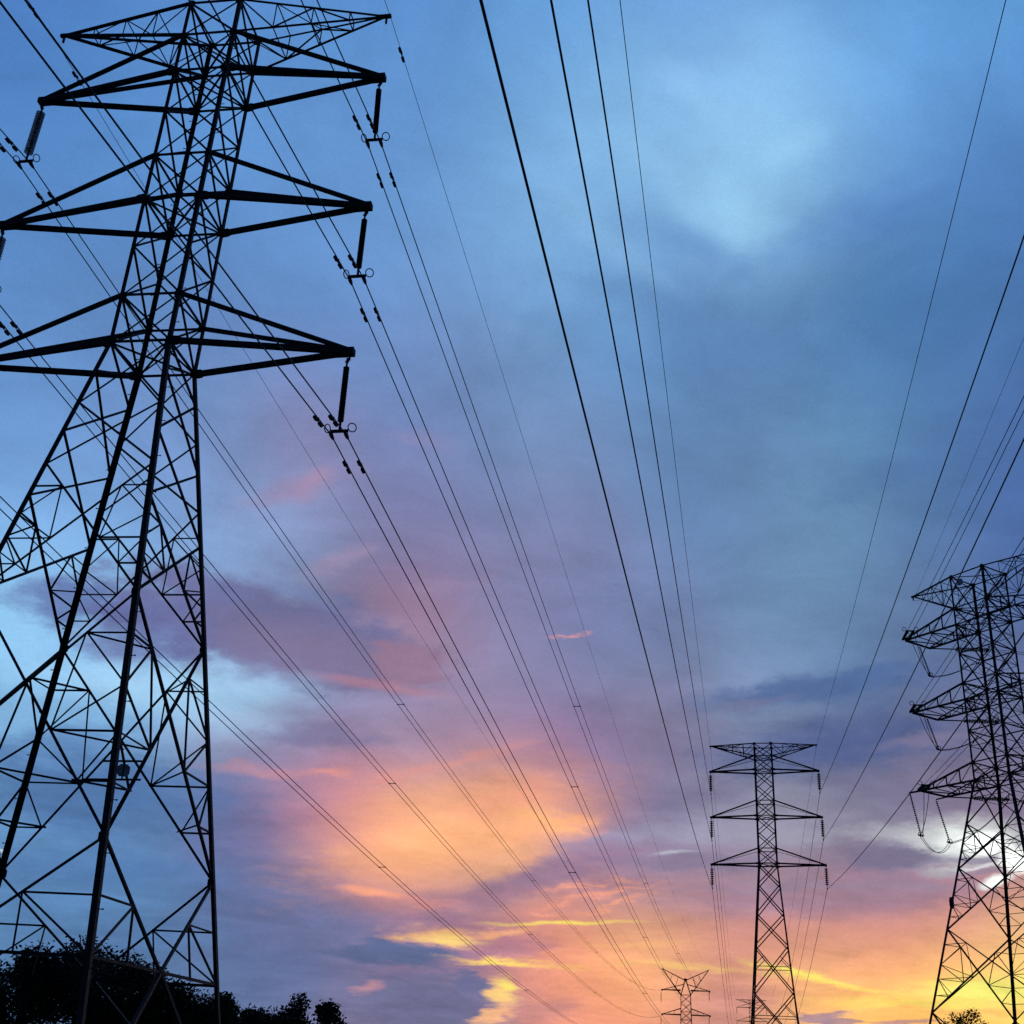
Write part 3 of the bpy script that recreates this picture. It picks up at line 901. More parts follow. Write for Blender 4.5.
for sd in (-1, 1):
    for zl, zt, t in ((Z['z2'], Z['z1'], TIP[sd][0]), (Z['z4'], Z['z3'], TIP[sd][1]), (Z['z6'], Z['z5'], TIP[sd][2])):
        A1.crossarm(sd, zl, zt, t, 0.155, 0.11)
    A1.peak_arm(sd, Z['z0'], Z['z1'], TIP[sd][3], Z['z0'] - (0.28 if sd > 0 else 0.0), 0.085, 0.04)
A1.bolts((1, -1), 3.0, 31.5, 50)
A1.bolts((-1, 1), 3.0, 31.5, 50)
mb = MB()
c = A1.fp('R', -0.84 * A1.w(7.9), 7.86)
mb.gon(c, (1, 0.5, 0), (0, 0, 1), 0.28, 0.28, 0.01)
pl = mb.build('sign_plate', PLATE, A1.root)
mb = MB()
mb.box(c + Vector((-0.55, 0.0, .21)), c + Vector((0.4, 0.0, .21)), .04, .04)
mb.box(c + Vector((-0.95, 0.0, -.21)), c + Vector((0.45, 0.0, -.21)), .04, .04)
mb.box(c + Vector((0.0, 0.0, -.21)), c + Vector((0.0, 0.0, .21)), .03, .03)
mb.build('sign_rail', STEEL, A1.root)

# ---- the same kind of pylon, farther off in the middle
def suspension_tower(name, label, loc, yaw, z6, det):
    k = 0.9988
    zz = {q: z6 + (Z[q] - Z['z6']) * k for q in Z}
    T = Tower(name, label, TG, loc, yaw, [(zz['z0'], 0.981), (z6, 1.001), (9.4, 2.34), (0.0, 3.6)], 1.047)
    up_l = [zz['z0'], zz['z1'], zz['z2'], zz['z2'] - 1.7, zz['z3'], zz['z4'], zz['z4'] - 1.75, zz['z5'], z6]
    lo = [z6, z6 - 2.25, z6 - 5.3, z6 - 8.6, z6 - 13.15, z6 - 18.4, 0.2]
    T.legs(zz['z0'] + 0.1, [z6, 9.4, 0.0], 0.2, 0.26, [zz[q] for q in ('z0', 'z1', 'z2', 'z3', 'z4', 'z5', 'z6')])
    for zt, zb in zip(up_l, up_l[1:]):
        for f in 'NFLR':
            T.panel(f, zt, zb, 0.09, 'x', abs(zt - zz['z2'] + 1.7) > .01 and abs(zt - zz['z4'] + 1.75) > .01)
    for i, (zt, zb) in enumerate(zip(lo, lo[1:])):
        for f in 'NFLR':
            T.panel(f, zt, zb, 0.115, 'x' if i < 3 else 'xm', i == 0, 0.07)
    for q in ('z1', 'z2', 'z4', 'z6'):
        T.ring(zz[q], 0.08)
    T.footing()
    for sd in (-1, 1):
        for a, b, t in (('z2', 'z1', 6.0), ('z4', 'z3', 6.05), ('z6', 'z5', 6.134)):
            T.crossarm(sd, zz[a], zz[b], t * k, 0.16, 0.13, far_tie=0.045)
        T.peak_arm(sd, zz['z0'], zz['z1'], 5.899 * k, zz['z0'], 0.11, 0.07)
    return T

B2 = suspension_tower('transmission_tower', 'whole slim lattice pylon with three pairs of arms standing alone right of the middle', (29.829, 137.031, 0), -0.237, 25.393, True)
B5 = suspension_tower('transmission_tower', 'tiny faint pylon on the horizon just behind the left leg of the middle pylon', (107.476, 537.283, 0), -0.2, 27.21, False)

# ---- far pylon with a V-shaped head
C4 = Tower('transmission_tower', 'small distant pylon with V-shaped horns on top, between the near pylon and the middle pylon', TG,
           (57.0, 380.0, 0), -0.12, [(29.6, 1.4), (12.0, 1.75), (0.0, 3.6)])
C4.legs(29.6, [12.0, 0.0], 0.19, 0.3, [29.6, 25.0, 23.0])
zs = [29.6, 27.4, 25.1, 22.9, 20.4, 18.0, 15.8, 12.0, 7.0, 0.2]
for i, (zt, zb) in enumerate(zip(zs, zs[1:])):
    for f in 'NFLR':
        C4.panel(f, zt, zb, 0.1, 'x', i in (0, 2, 3, 5, 6, 7))
for sd in (-1, 1):
    hub = Vector((0, 0, 32.1 + 1.6))
    mb = MB()
    T = Vector((sd * 6.8, 0, 35.0 + 1.6))
    for sy in (-1, 1):
        mb.angle(hub + Vector((0, sy * .4, -.2)), T, 0.2, (0, 0, 1))
        mb.angle(Vector((sd * 1.4, sy * 1.4, 29.6)), T, 0.2, (0, 0, 1))
        for s in (.3, .55):
            mb.angle(lerp(hub, T, s), lerp((sd * 1.4, sy * 1.4, 29.6), T, s), .12, (0, 1, 0))
        mb.angle(hub, (sd * 1.4, sy * 1.4, 29.6), 0.2, (0, 1, 0))
    mb.build('horn', STEEL, C4.root)
    for zl, zt in ((29.4 + 1.4, 32.4), (22.6 + 1.6, 25.9), (15.8 + 1.6, 19.0)):
        mb = MB()
        T = Vector((sd * 6.9, 0, zl))
        for sy in (-1, 1):
            mb.angle((sd * 1.45, sy * 1.45, zl), T, 0.24, (0, 0, 1))
            mb.angle((sd * (1.45 if zt < 30 else .7), sy * (1.45 if zt < 30 else .6), zt), T, 0.16, (0, 0, 1))
        for s in (.35, .65):
            mb.angle(lerp((sd * 1.45, 0, zl), T, s), lerp((sd * 1.3, 0, zt), T, s), .1, (0, 1, 0))
        mb.box(T + Vector((-sd * .3, 0, 0)), T + Vector((sd * .15, 0, -.1)), .5, .5)
        mb.build('crossarm', STEEL, C4.root)
mb = MB()
mb.box((0, 0, 33.4), (0, 0, 34.1), .8, .8, (1, 0, 0))
mb.angle((-1.4, -1.4, 29.6), (-.3, -.3, 33.5), .16, (0, 1, 0)); mb.angle((1.4, -1.4, 29.6), (.3, -.3, 33.5), .16, (0, 1, 0))
mb.build('head_plate', STEEL, C4.root)

# ---- heavy angle pylon at the right edge, where its line turns
D = dict(z0=37.6, z1=35.117, z2=33.836, z3=29.437, z4=28.204, z5=23.715, z6=22.454, z7=12.639, z8=7.5)
D3 = Tower('transmission_tower', 'broad heavy corner pylon cut by the right edge, with hanging jumper loops', TG,
           (34.549, 83.018, 0), -1.017, [(D['z6'], 1.41), (0.0, 6.13)], 0.912)
lvD = [D['z0'], D['z1'], D['z2'], 31.65, D['z3'], D['z4'], 25.95, D['z5'], D['z6'], 19.48, 16.55, D['z7'], D['z8'], 0.3]
D3.legs(D['z0'] + 0.1, [D['z6'], 0.0], 0.17, 0.24, [D[q] for q in ('z0', 'z1', 'z2', 'z3', 'z4', 'z5', 'z6')])
for i, (zt, zb) in enumerate(zip(lvD, lvD[1:])):
    for f in 'NFLR':
        if i < 8: D3.panel(f, zt, zb, 0.072, 'xm', True, 0.038)
        elif i < 9: D3.panel(f, zt, zb, 0.072, 'xm', True, 0.038)
        else: D3.panel(f, zt, zb, 0.085, 'xr', False, 0.042)
for q in ('z0', 'z1', 'z2', 'z4', 'z6'):
    D3.ring(D[q], 0.07)
D3.footing()
ED = 1.41
def strain_arm(T, side, zl, zt, tip, outer):
    """four-cornered arm with an end beam for two dead-ends"""
    mb = MB()
    a = {sy: T.corner(side, sy, zl) for sy in (-1, 1)}
    t = {sy: T.corner(side, sy, zt) for sy in (-1, 1)}
    e = {sy: T.q(side * tip, sy * ED, zl) for sy in (-1, 1)}
    for sy in (-1, 1):
        mb.angle(a[sy], e[sy], 0.12, (0, 0, 1))
    mb.box(e[-1], e[1], 0.1, 0.13, (0, 0, 1))
    arm = mb.build('crossarm', STEEL, T.root)
    for sy in (-1, 1):
        tm = MB()
        tm.angle(t[sy], e[sy] + Vector((0, 0, .1)), 0.11 if sy < 0 else 0.07, (0, 0, 1))
        tm.build('tie_member', STEEL, arm)
    lc = MB()
    n = 4
    for i in range(1, n + 1):
        s, o = i / n, (i - 1) / n
        for sy in (-1, 1):
            if i < n:
                lc.angle(lerp(a[sy], e[sy], s), lerp(t[sy], e[sy], s), .07, (0, 1, 0))
            if i < n: lc.angle(lerp(t[sy], e[sy], o), lerp(a[sy], e[sy], s), .06, (0, 1, 0))
        if i < n: lc.angle(lerp(a[-1], e[-1], s), lerp(a[1], e[1], s), .07, (0, 0, 1))
        x, y = (-1, 1) if i % 2 else (1, -1)
        lc.angle(lerp(a[x], e[x], o), lerp(a[y], e[y], s), .07, (0, 0, 1))
    lc.build('arm_lacing', STEEL, arm)
    if outer:
        ob = MB()
        ob.box(e[-1], T.q(side * (tip + 0.95), -ED - 0.1, zl), 0.09, 0.12)
        ob.box(T.q(side * tip, ED, zl), T.q(side * (tip + .5), ED * .55, zl - .2), 0.07, 0.09)
        ob.build('outrigger', STEEL, arm)
    return e
END = {}
for sd in (-1, 1):
    for i, (zl, zt, tp) in enumerate(((D['z2'], D['z1'], 5.971), (D['z4'], D['z3'], 5.964), (D['z6'], D['z5'], 5.928))):
        END[(sd, i)] = strain_arm(D3, sd, zl, zt, tp, sd < 0 and i == 2)
    D3.peak_arm(sd, D['z0'], D['z1'], 5.973, D['z0'] + .15, 0.1, 0.05)
mb = MB()
mb.gon(D3.fp('N', -0.55, 36.9) + Vector((0, -.1, 0)), (1, 0, 0), (0, 0, 1), .5, .5, .012)
mb.build('sign_plate', PLATE, D3.root)
mb = MB()
mb.gon(D3.corner(-1, -1, 14.3) + Vector((0.05, -.1, 0)), (1, 0, 0), (0, 0, 1), .35, .75, .05)
mb.build('sign_plate', STEEL, D3.root)

# ------------------------------------------------------------------ insulators
def discs(mb, a, b, rad, n, core=0.03, thin=1.0):
    a, b = Vector(a), Vector(b)
    d = (b - a)
    pts, rs = [a], [core]
    for i in range(n):
        t0 = (i + 0.12) / n
        st = 1.0 / n
        for dt, r in ((0.0, core), (0.12 * st, rad), (0.12 * st + 0.28 * st * thin, rad * 0.92), (0.2 * st + 0.32 * st * thin, core)):
            pts.append(a + d * (t0 + dt)); rs.append(r)
    pts.append(b); rs.append(core)
    mb.tube(pts, rs, 12)


def suspension_string(top, length, ldir, label, group, rad=0.1, n=17, twin=True, swing=Vector((0, 0, 0)), mat=None):
    """string hanging from an arm tip, with a yoke, arcing rings and clamps for the conductors"""
    root = thing('insulator_string', label, 'insulator', top, math.atan2(ldir.x, -ldir.y) if False else math.atan2(-ldir.x, ldir.y), group)
    B = Vector((0, 0, -length)) + swing
    mb = MB(); mb.box((0, 0, 0), lerp((0, 0, 0), B, .14), .03, .05, (1, 0, 0)); mb.torus(lerp((0, 0, 0), B, .05), (0, 1, 0), .05, .015, 10, 5)
    mb.build('hanger', STEEL, root)
    mb = MB(); discs(mb, lerp((0, 0, 0), B, .13), lerp((0, 0, 0), B, .88), rad, n, 0.03 if twin else 0.07, 0.3 if mat is GLASSY else 1.0)
    mb.build('disc_stack', mat or RUBBER, root)
    yk = MB(); yk.box(lerp((0, 0, 0), B, .87), B, .045, .06, (1, 0, 0))
    if twin:
        yk.box(B + Vector((-.25, 0, 0)), B + Vector((.25, 0, 0)), .05, .085)
        y = yk.build('yoke', STEEL, root)
        for s in (-1, 1):
            r = MB(); r.torus(B + Vector((s * .35, 0, .1)), (0.1, 1, .8) if s > 0 else (-1, .35, .25), .12, .016)
            r.build('arcing_ring', STEEL, root)
            cl = MB(); cl.box(B + Vector((s * .21, 0, .02)), B + Vector((s * .21, 0, -.12)), .04, .06, (1, 0, 0))
            cl.tube([B + Vector((s * .21, q * .2, -.13 - abs(q) * .02)) for q in (-1, -.5, 0, .5, 1)], [.025, .05, .06, .05, .025], 8)
            cl.build('clamp', STEEL, root)
    else:
        yk.build('yoke', STEEL, root)
        cl = MB(); cl.tube([B + Vector((0, q * .25, -.05 - abs(q) * .03)) for q in (-1, -.5, 0, .5, 1)], [.03, .06, .075, .06, .03], 8)
        cl.build('clamp', STEEL, root)
    return root


def span(a, b, sag, n):
    a, b = Vector(a), Vector(b)
    out = []
    for i in range(n + 1):
        s = (i / n)
        p = a + (b - a) * s
        p.z -= 4 * sag * s * (1 - s)
        out.append(p)
    return out


def cable(label, pts, r, group, nm='overhead_wire'):
    mb = MB()
    mb.tube(pts, r, 6)
    return tag(mb.build(nm, CABLE, None, True), label, 'wire', group)


def damper(p, d, label, group):
    root = thing('vibration_damper', label, 'wire damper', p, math.atan2(-d.x, d.y), group)
    sl = d.z / max(1e-6, math.hypot(d.x, d.y))
    mb = MB(); mb.box((0, 0, .02), (0, 0, -.09), .05, .05, (1, 0, 0)); mb.tube([(0, -.2, -.09 - .2 * sl), (0, .2, -.09 + .2 * sl)], .012, 5)
    mb.build('damper_clamp', STEEL, root)
    for s in (-1, 1):
        w = MB(); w.tube([(0, s * .08, -.09 + s * .08 * sl), (0, s * .12, -.09 + s * .12 * sl), (0, s * .29, -.09 + s * .29 * sl), (0, s * .31, -.09 + s * .31 * sl)], [.035, .055, .05, .035], 8)
        w.build('damper_weight', STEEL, root)


def spacer(a, b, label, group):
    root = thing('wire_spacer', label, 'wire spacer', (a + b) / 2, 0, group)
    mid = (a + b) / 2
    mb = MB(); mb.box(a - mid, b - mid, .04, .04)
    mb.build('spacer_bar', STEEL, root)
    for q in (a, b):
        c = MB(); d = (b - a).normalized().cross(Vector((0, 0, 1)))
        c.box(q - mid - d * .08, q - mid + d * .08, .06, .06)
        c.build('spacer_clamp', STEEL, root)


# ---- line A: near pylon, twin conductors
WA = 'wires of the near pylon line'
lat = Vector((math.cos(-0.17069), math.sin(-0.17069), 0))
EZ = Vector((0, 0, EYE))
ATT = {'R1': (-4.799, 29.431, 26.354), 'R2': (-4.829, 29.451, 21.211), 'R3': (-4.828, 29.465, 16.046),
       'L1': (-16.329, 31.418, 26.55), 'L2': (-16.46, 31.455, 21.409), 'L3': (-16.622, 31.498, 16.246),
       'PR': (-4.754, 29.414, 31.706), 'PL': (-16.38, 31.418, 31.899)}
FAR = {'R1': (63.817, 380.075, 29.8), 'R2': (63.641, 380.075, 23.051), 'R3': (63.465, 380.075, 16.278),
       'L1': (49.836, 380.075, 29.044), 'L2': (49.773, 380.075, 22.173), 'L3': (49.424, 380.075, 15.402),
       'PR': (63.963, 380.075, 35.418), 'PL': (50.473, 380.075, 34.539)}
BACK = {'R1': (-53.87, -206.97, 28.35), 'R2': (-53.82, -206.98, 23.21), 'R3': (-53.73, -207.0, 18.04),
        'L1': (-65.63, -204.63, 28.35), 'L2': (-65.68, -204.62, 23.21), 'L3': (-65.77, -204.6, 18.04),
        'PR': (-53.97, -206.95, 33.58), 'PL': (-65.53, -204.65, 33.58)}
TIER = {'1': 'top', '2': 'middle', '3': 'lowest', 'P': 'peak'}
SIDE = {'R': 'right', 'L': 'left'}
ldir = Vector((-lat.y, lat.x, 0))
for k in ('R1', 'R2', 'R3', 'L1', 'L2', 'L3'):
    sd = 1 if k[0] == 'R' else -1
    i = int(k[1]) - 1
    arm = '%s %s arm of the near pylon' % (TIER[k[1]], SIDE[k[0]])
    T = A1.world(A1.q(sd * (TIP[sd][i] - .06), 0, (Z['z2'], Z['z4'], Z['z6'])[i])) + Vector((0, 0, -.2))
    S = Vector(ATT[k]) + EZ
    sw = S + Vector((0, 0, .13)) - T
    lx = sw.x * lat.x + sw.y * lat.y
    suspension_string(T, -sw.z, ldir, 'dark insulator string with two arcing rings under the ' + arm, 'insulator strings of the near pylon',
                      0.092 if sd > 0 else 0.15, 26 if sd > 0 else 17, True, Vector((lx, 0, 0)), RUBBER if sd > 0 else GLASSY)
    for s in (-1, 1):
        o = lat * 0.21 * s
        f = span(S + o, Vector(FAR[k]) + EZ + o, 6.891, 110)
        b = span(S + o, Vector(BACK[k]) + EZ + o, 5.33, 70)
        wl = '%s wire of the twin pair under the %s' % ('left' if s < 0 else 'right', arm)
        cable(wl, list(reversed(b))[:-1] + f, 0.019, WA)
        for dist, path, wd in ((1.1, b, 'nearer than'), (1.5, f, 'beyond')):
            d = (path[1] - path[0]).normalized()
            damper(path[0] + d * dist, d, 'dumbbell damper on the %s wire %s the %s' % ('left' if s < 0 else 'right', wd, arm), 'vibration dampers on the near line')
    f = span(S, Vector(FAR[k]) + EZ, 6.891, 1000)
    for q, wd in (((142, 'first'), (312, 'second'), (500, 'third'), (690, 'fourth'))):
        spacer(f[q] - lat * .21, f[q] + lat * .21, '%s spacer bar along the twin wires of the %s' % (wd, arm), 'spacers on the near line')
for k in ('PR', 'PL'):
    S = Vector(ATT[k]) + EZ
    f = span(S, Vector(FAR[k]) + EZ, 4.878, 110)
    b = span(S, Vector(BACK[k]) + EZ, 1.5, 70)
    cable('thin earth wire from the %s peak of the near pylon' % SIDE[k[1]], list(reversed(b))[:-1] + f, 0.01, WA)
    for dist, path, wd in ((1.5, b, 'nearer than'), (1.5, f, 'beyond')):
        d = (path[1] - path[0]).normalized()
        damper(path[0] + d * dist, d, 'small damper on the thin earth wire %s the %s peak of the near pylon' % (wd, SIDE[k[1]]), 'vibration dampers on the near line')
for k in ('R1', 'L1', 'R2', 'L2'):
    T = Vector(FAR[k]) + EZ + Vector((0, 0, -.3))
    suspension_string(T, 3.0, ldir, 'tiny string hanging at the %s %s arm of the distant V-horned pylon' % ('upper' if k[1] == '1' else 'lower', SIDE[k[0]]),
                      'insulator strings of the distant pylon', .13, 12, False)

# ---- line B: middle pylon, single conductors
WB = 'wires of the middle pylon line'
TB = {'R1': (35.6, 135.43, 31.59), 'L1': (24.05, 138.63, 31.59), 'R2': (35.65, 135.42, 26.45), 'L2': (24.01, 138.65, 26.45),
      'R3': (35.73, 135.39, 21.29), 'L3': (23.93, 138.67, 21.29), 'RP': (35.51, 135.46, 36.75), 'LP': (24.15, 138.61, 36.75)}
BB = {'R1': (-29.84, -201.78, 29.13), 'L1': (-41.56, -199.22, 29.13), 'R2': (-29.8, -201.79, 23.99), 'L2': (-41.6, -199.21, 23.99),
      'R3': (-29.71, -201.81, 18.83), 'L3': (-41.69, -199.19, 18.83), 'RP': (-29.94, -201.76, 34.29), 'LP': (-41.46, -199.24, 34.29)}
FB = {'R1': (113.35, 536.09, 33.41), 'L1': (101.6, 538.47, 33.41), 'R2': (113.4, 536.08, 28.27), 'L2': (101.55, 538.48, 28.27),
      'R3': (113.48, 536.07, 23.11), 'L3': (101.47, 538.5, 23.11), 'RP': (113.25, 536.11, 38.57), 'LP': (101.7, 538.45, 38.57)}
ldb = Vector((math.sin(.27), math.cos(.27), 0))
for k in TB:
    S = Vector(TB[k]) + EZ
    pk = k[1] == 'P'
    b = span(S, Vector(BB[k]) + EZ, 5.54 if pk else 7.87, 120)
    f = span(S, Vector(FB[k]) + EZ, 7.5 if pk else 10.09, 80)
    where = '%s peak of the middle pylon' % SIDE[k[0]] if pk else '%s %s arm of the middle pylon' % (TIER[k[1]], SIDE[k[0]])
    cable(('thin earth wire over the ' if pk else 'single thick wire under the ') + where, list(reversed(b))[:-1] + f, 0.015 if pk else 0.026, WB)
    if not pk:
        suspension_string(S + Vector((0, 0, 2.45)), 2.4, ldb, 'beaded insulator string under the ' + where, 'insulator strings of the middle pylon', .2, 9, False)
for k in ('R1', 'L1', 'R2', 'L2'):
    S = Vector(FB[k]) + EZ
    suspension_string(S + Vector((0, 0, 2.45)), 2.4, ldb, 'faint string under the %s %s arm of the tiny horizon pylon' % (TIER[k[1]], SIDE[k[0]]), 'insulator strings of the horizon pylon', .16, 8, False)

# ---- line C: the corner pylon's dead-ends, jumpers and spans
WC = 'wires of the corner pylon'
DIR_OUT = Vector((math.sin(1.72), math.cos(1.72), -0.03)).normalized()
TIERC = ('top', 'middle', 'lowest')
for (sd, i), e in END.items():
    side = 'left' if sd < 0 else 'right'
    arm = '%s %s arm of the corner pylon' % (TIERC[i], side)
    a = D3.world(e[-1]); b = D3.world(e[1])
    far = Vector((-22.2 + (7.0 if sd > 0 else 0), -202.33, a.z))
    di = (span(a, far, 5.97, 400)[5] - a).normalized()
    lives = []
    for src, dr, wd in ((a, di, 'incoming'), (b, DIR_OUT, 'outgoing')):
        side_v = dr.cross(Vector((0, 0, 1))).normalized()
        link = 0.4 if wd == 'incoming' else 1.9
        root = thing('insulator_string', 'slanting double insulator holding the %s wires at the %s' % (wd, arm), 'insulator', src, 0, 'dead-end insulators of the corner pylon')
        mb = MB(); mb.box((0, 0, 0), dr * link, .05, .08); mb.box(dr * link - side_v * .24, dr * link + side_v * .24, .07, .09); mb.build('yoke', STEEL, root)
        for s in (-1, 1):
            mb = MB(); discs(mb, dr * link + side_v * .21 * s, dr * (link + 2.3) + side_v * .21 * s, .11, 20); mb.build('disc_stack', RUBBER, root)
        mb = MB(); mb.box(dr * (link + 2.35) - side_v * .25, dr * (link + 2.35) + side_v * .25, .07, .09); mb.build('yoke', STEEL, root)
        for s in (-1, 1):
            mb = MB(); mb.torus(dr * (link + 2.3) + side_v * .42 * s + Vector((0, 0, .16)), dr, .14, .022); mb.build('arcing_ring', STEEL, root)
        lives.append((src + dr * (link + 2.4), side_v))
    for s in (-1, 1):
        p = lives[0][0] + lives[0][1] * .21 * s
        end = far + Vector((.21 * s, 0, 0))
        cable('%s wire of the pair coming in to the %s' % ('left' if s < 0 else 'right', arm), span(p, end, 5.97, 110), 0.019, WC)
        p = lives[1][0] + lives[1][1] * .21 * s
        cable('%s wire of the pair leaving behind the %s' % ('near' if s < 0 else 'far', arm), span(p, p + DIR_OUT * 220, 4.5, 60), 0.019, WC)
    # hanging jumper loop, steadied by pilot strings
    if sd < 0:
        xdir = (D3.world(Vector((1, 0, 0))) - D3.world(Vector((0, 0, 0))))
        ydir = (D3.world(Vector((0, 1, 0))) - D3.world(Vector((0, 0, 0))))
        if i < 2:
            top = lerp(a, b, .55) + Vector((0, 0, -.15)); low = top + xdir * .15 + ydir * .75 + Vector((0, 0, -2.2))
            mids = [low]
            tops = [top]
        else:
            t1 = a - xdir * .9 - ydir * .1 + Vector((0, 0, -.1)); t2 = b - xdir * .5 - ydir * .62 + Vector((0, 0, -.3))
            mids = [t1 + ydir * .5 + xdir * .2 + Vector((0, 0, -2.9)), t2 + ydir * .75 + xdir * .2 + Vector((0, 0, -2.9))]
            tops = [t1, t2]
        for j, (t, l) in enumerate(zip(tops, mids)):
            root = thing('insulator_string', '%s string steadying the jumper loop at the %s' % ('thin slanting' if len(tops) == 1 else ('outer slanting' if j == 0 else 'inner slanting'), arm), 'insulator', t, 0, 'pilot insulators of the corner pylon')
            mb = MB(); discs(mb, (0, 0, 0), l - t, .085, 20); mb.build('disc_stack', RUBBER, root)
            mb = MB(); mb.torus(l - t + Vector((0, 0, .1)), (0.3, 1, 0), .16, .025); mb.box(l - t - ydir * .3, l - t + ydir * .3, .06, .08); mb.build('clamp', STEEL, root)
    else:
        mids = [lerp(a, b, .5) + Vector((0, 0, -2.6))]
    for s in (-1, 1):
        p0 = lives[0][0] + lives[0][1] * .2 * s
        p1 = lives[1][0] + lives[1][1] * .2 * s
        chain = [p0] + [q + Vector((.12 * s, .1 * s, -.05)) for q in mids] + [p1]
        pts = []
        for u in range(len(chain) - 1):
            dp = .9 if len(chain) == 4 and u == 1 else .55
            seg = span(chain[u], chain[u + 1], dp, 14)
            pts += seg if u == 0 else seg[1:]
        cable('%s jumper wire looping under the %s' % ('first' if s < 0 else 'second', arm), pts, 0.022, WC, 'jumper_wire')
    if i < 1 and sd < 0:
        f = span(lives[0][0], far, 5.97, 400)
        sv = lives[0][1]
        spacer(f[70] - sv * .21, f[70] + sv * .21, 'spacer bar on the pair coming in to the ' + arm, 'spacers on the corner line')
for sd in (-1, 1):
    p = D3.world(D3.q(sd * 5.973, 0, D['z0'] + .15)) + Vector((0, 0, -.3))
    cable('thin earth wire coming in to the %s peak of the corner pylon' % ('left' if sd < 0 else 'right'), span(p, Vector((-22.2 + (7 if sd > 0 else 0), -202.33, p.z)), 4.18, 100), 0.01, WC)
    cable('thin earth wire leaving the %s peak of the corner pylon' % ('left' if sd < 0 else 'right'), span(p, p + DIR_OUT * 220, 3.5, 50), 0.01, WC)

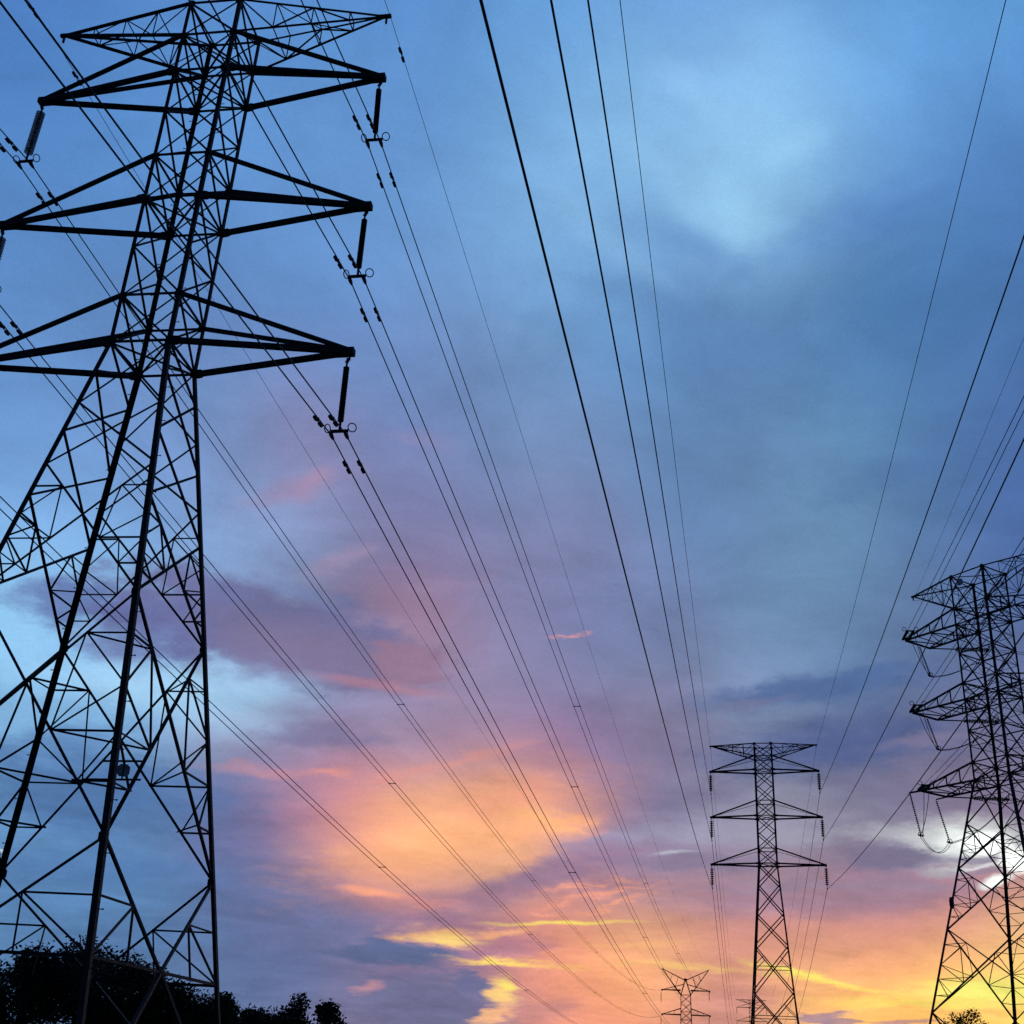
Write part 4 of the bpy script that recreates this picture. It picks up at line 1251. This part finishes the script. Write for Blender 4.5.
# ------------------------------------------------------------------ trees
def tree(label, x, y, top, rad, seed, leaf=0.125, count=12000, mat=None, base=0.28, group='dark trees behind the near pylon', loose=1.7):
    rng = random.Random(seed)
    root = thing('broadleaf_tree', label, 'tree', (x, y, 0), rng.uniform(0, 6), group)
    tr = MB()
    h = top
    bend = Vector((rng.uniform(-.3, .3), rng.uniform(-.3, .3), 0))
    tr.tube([Vector((0, 0, -.1)), Vector((0, 0, h * .2)) + bend * .4, Vector((0, 0, h * .5)) + bend, Vector((0, 0, h * .85)) + bend * 1.5],
            [.24 * h / 8, .18 * h / 8, .11 * h / 8, .03], 9)
    trunk = tr.build('trunk', BARK, root, True)
    blobs = []
    zc, rz = h * (base + 1) / 2, h * (1 - base) / 2
    for i in range(16):
        th, ph = rng.uniform(0, 6.283), rng.uniform(-.9, 1)
        rr = rng.uniform(.35, .8)
        c = Vector((math.cos(th) * rad * rr * math.sqrt(1 - min(.95, ph * ph) * .8), math.sin(th) * rad * rr * math.sqrt(1 - min(.95, ph * ph) * .8), zc + ph * rz * .74))
        blobs.append((c, rad * rng.uniform(.26, .46)))
    blobs.append((Vector((0, 0, zc)), rad * .6))
    blobs.append((Vector((rng.uniform(-.2, .2) * rad, 0, h - rad * .3)), rad * .33))
    lm = MB()
    for c, r in blobs[:14]:
        s = Vector((0, 0, h * rng.uniform(.25, .5))) + bend * .7
        lm.tube([s, lerp(s, c, .5) + Vector((0, 0, .15)), c], [.07, .05, .02], 5)
    for _ in range(70):
        c, r = blobs[rng.randrange(len(blobs))]
        v = Vector((rng.gauss(0, 1), rng.gauss(0, 1), rng.gauss(.35, .9))).normalized()
        e = c + v * r * rng.uniform(1.0, 1.35)
        lm.tube([c + v * r * .4, lerp(c, e, .8) + Vector((rng.uniform(-.08, .08), 0, rng.uniform(-.08, .08))), e], [.02, .014, .006], 4)
    lm.build('limbs', BARK, trunk)
    cr = MB()
    tot = sum(r * r for c, r in blobs)
    for c, r in blobs:
        nn = int(count * r * r / tot)
        for _ in range(nn):
            v = Vector((rng.gauss(0, 1), rng.gauss(0, 1), rng.gauss(0, 1)))
            if v.length < .01: continue
            v.normalize()
            q = c + v * r * (rng.random() ** .45) * (1 + .25 * loose * rng.random() ** 4)
            q.z = max(q.z, h * base * .8)
            u = Vector((rng.gauss(0, 1), rng.gauss(0, 1), rng.gauss(0, .6))).normalized()
            w = u.orthogonal().normalized()
            w = (w + u.cross(w) * rng.uniform(-1, 1)).normalized()
            sz = leaf * rng.uniform(.6, 1.3)
            n_ = u.cross(w) * sz * .18
            cr.add([q - u * sz, q + w * sz * .42 - n_, q + u * sz, q - w * sz * .42 + n_], [(0, 1, 2), (0, 2, 3)])
    cr.build('crown', mat or LEAF, root)

tree('big dark tree at the left edge behind the near pylon', -28.8, 75, 7.2, 3.0, 1)
tree('rounded dark tree just inside the left edge', -26.0, 74, 7.8, 2.9, 2)
tree('tallest dark tree, its crown behind the near pylon legs', -22.8, 75, 8.55, 3.0, 3)
tree('dark tree sloping down right of the tallest crown', -20.4, 76, 7.7, 2.6, 4)
tree('lower dark tree left of the pylon right leg', -18.3, 75, 6.5, 2.2, 5)
tree('small dark tree seen behind the right leg of the near pylon', -16.3, 74, 5.5, 1.6, 6, .13, 5200)
tree('small pointed dark tree just right of the near pylon leg', -14.9, 75, 6.1, 1.35, 7, .13, 5200)
tree('lowest dark bushy tree between the pylon leg and the round pair', -13.0, 76, 5.4, 1.8, 8, .13, 5200)
tree('round dark tree, left one of the pair right of the near pylon', -10.9, 75, 6.2, 1.7, 9, .13, 6200)
tree('round dark tree at the right end of the left tree row', -9.0, 75, 5.85, 1.35, 10, .13, 5200)
tree('low dark filler tree between the pointed tree and the round pair', -12.2, 78, 5.3, 2.0, 14, .13, 6500)
tree('low dark shrubby tree close right of the near pylon leg, under the pointed one', -14.0, 77, 5.35, 1.7, 16, .13, 5500)
tree('low dark tree under the sloping crowns, left of the pylon leg', -17.2, 79, 5.9, 2.3, 15, .14, 7000)
tree('tallest of three brown airy trees low behind the corner pylon legs', 69.8, 190, 15.6, 2.7, 11, .2, 1500, LEAF_DRY, .45, 'trees behind the corner pylon', 2.0)
tree('left one of three brown airy trees behind the corner pylon legs', 67.2, 190, 15.1, 2.2, 13, .2, 1200, LEAF_DRY, .45, 'trees behind the corner pylon', 2.0)
tree('lowest right one of three brown airy trees behind the corner pylon', 72.6, 192, 14.2, 1.9, 12, .2, 800, LEAF_DRY, .45, 'trees behind the corner pylon', 2.0)
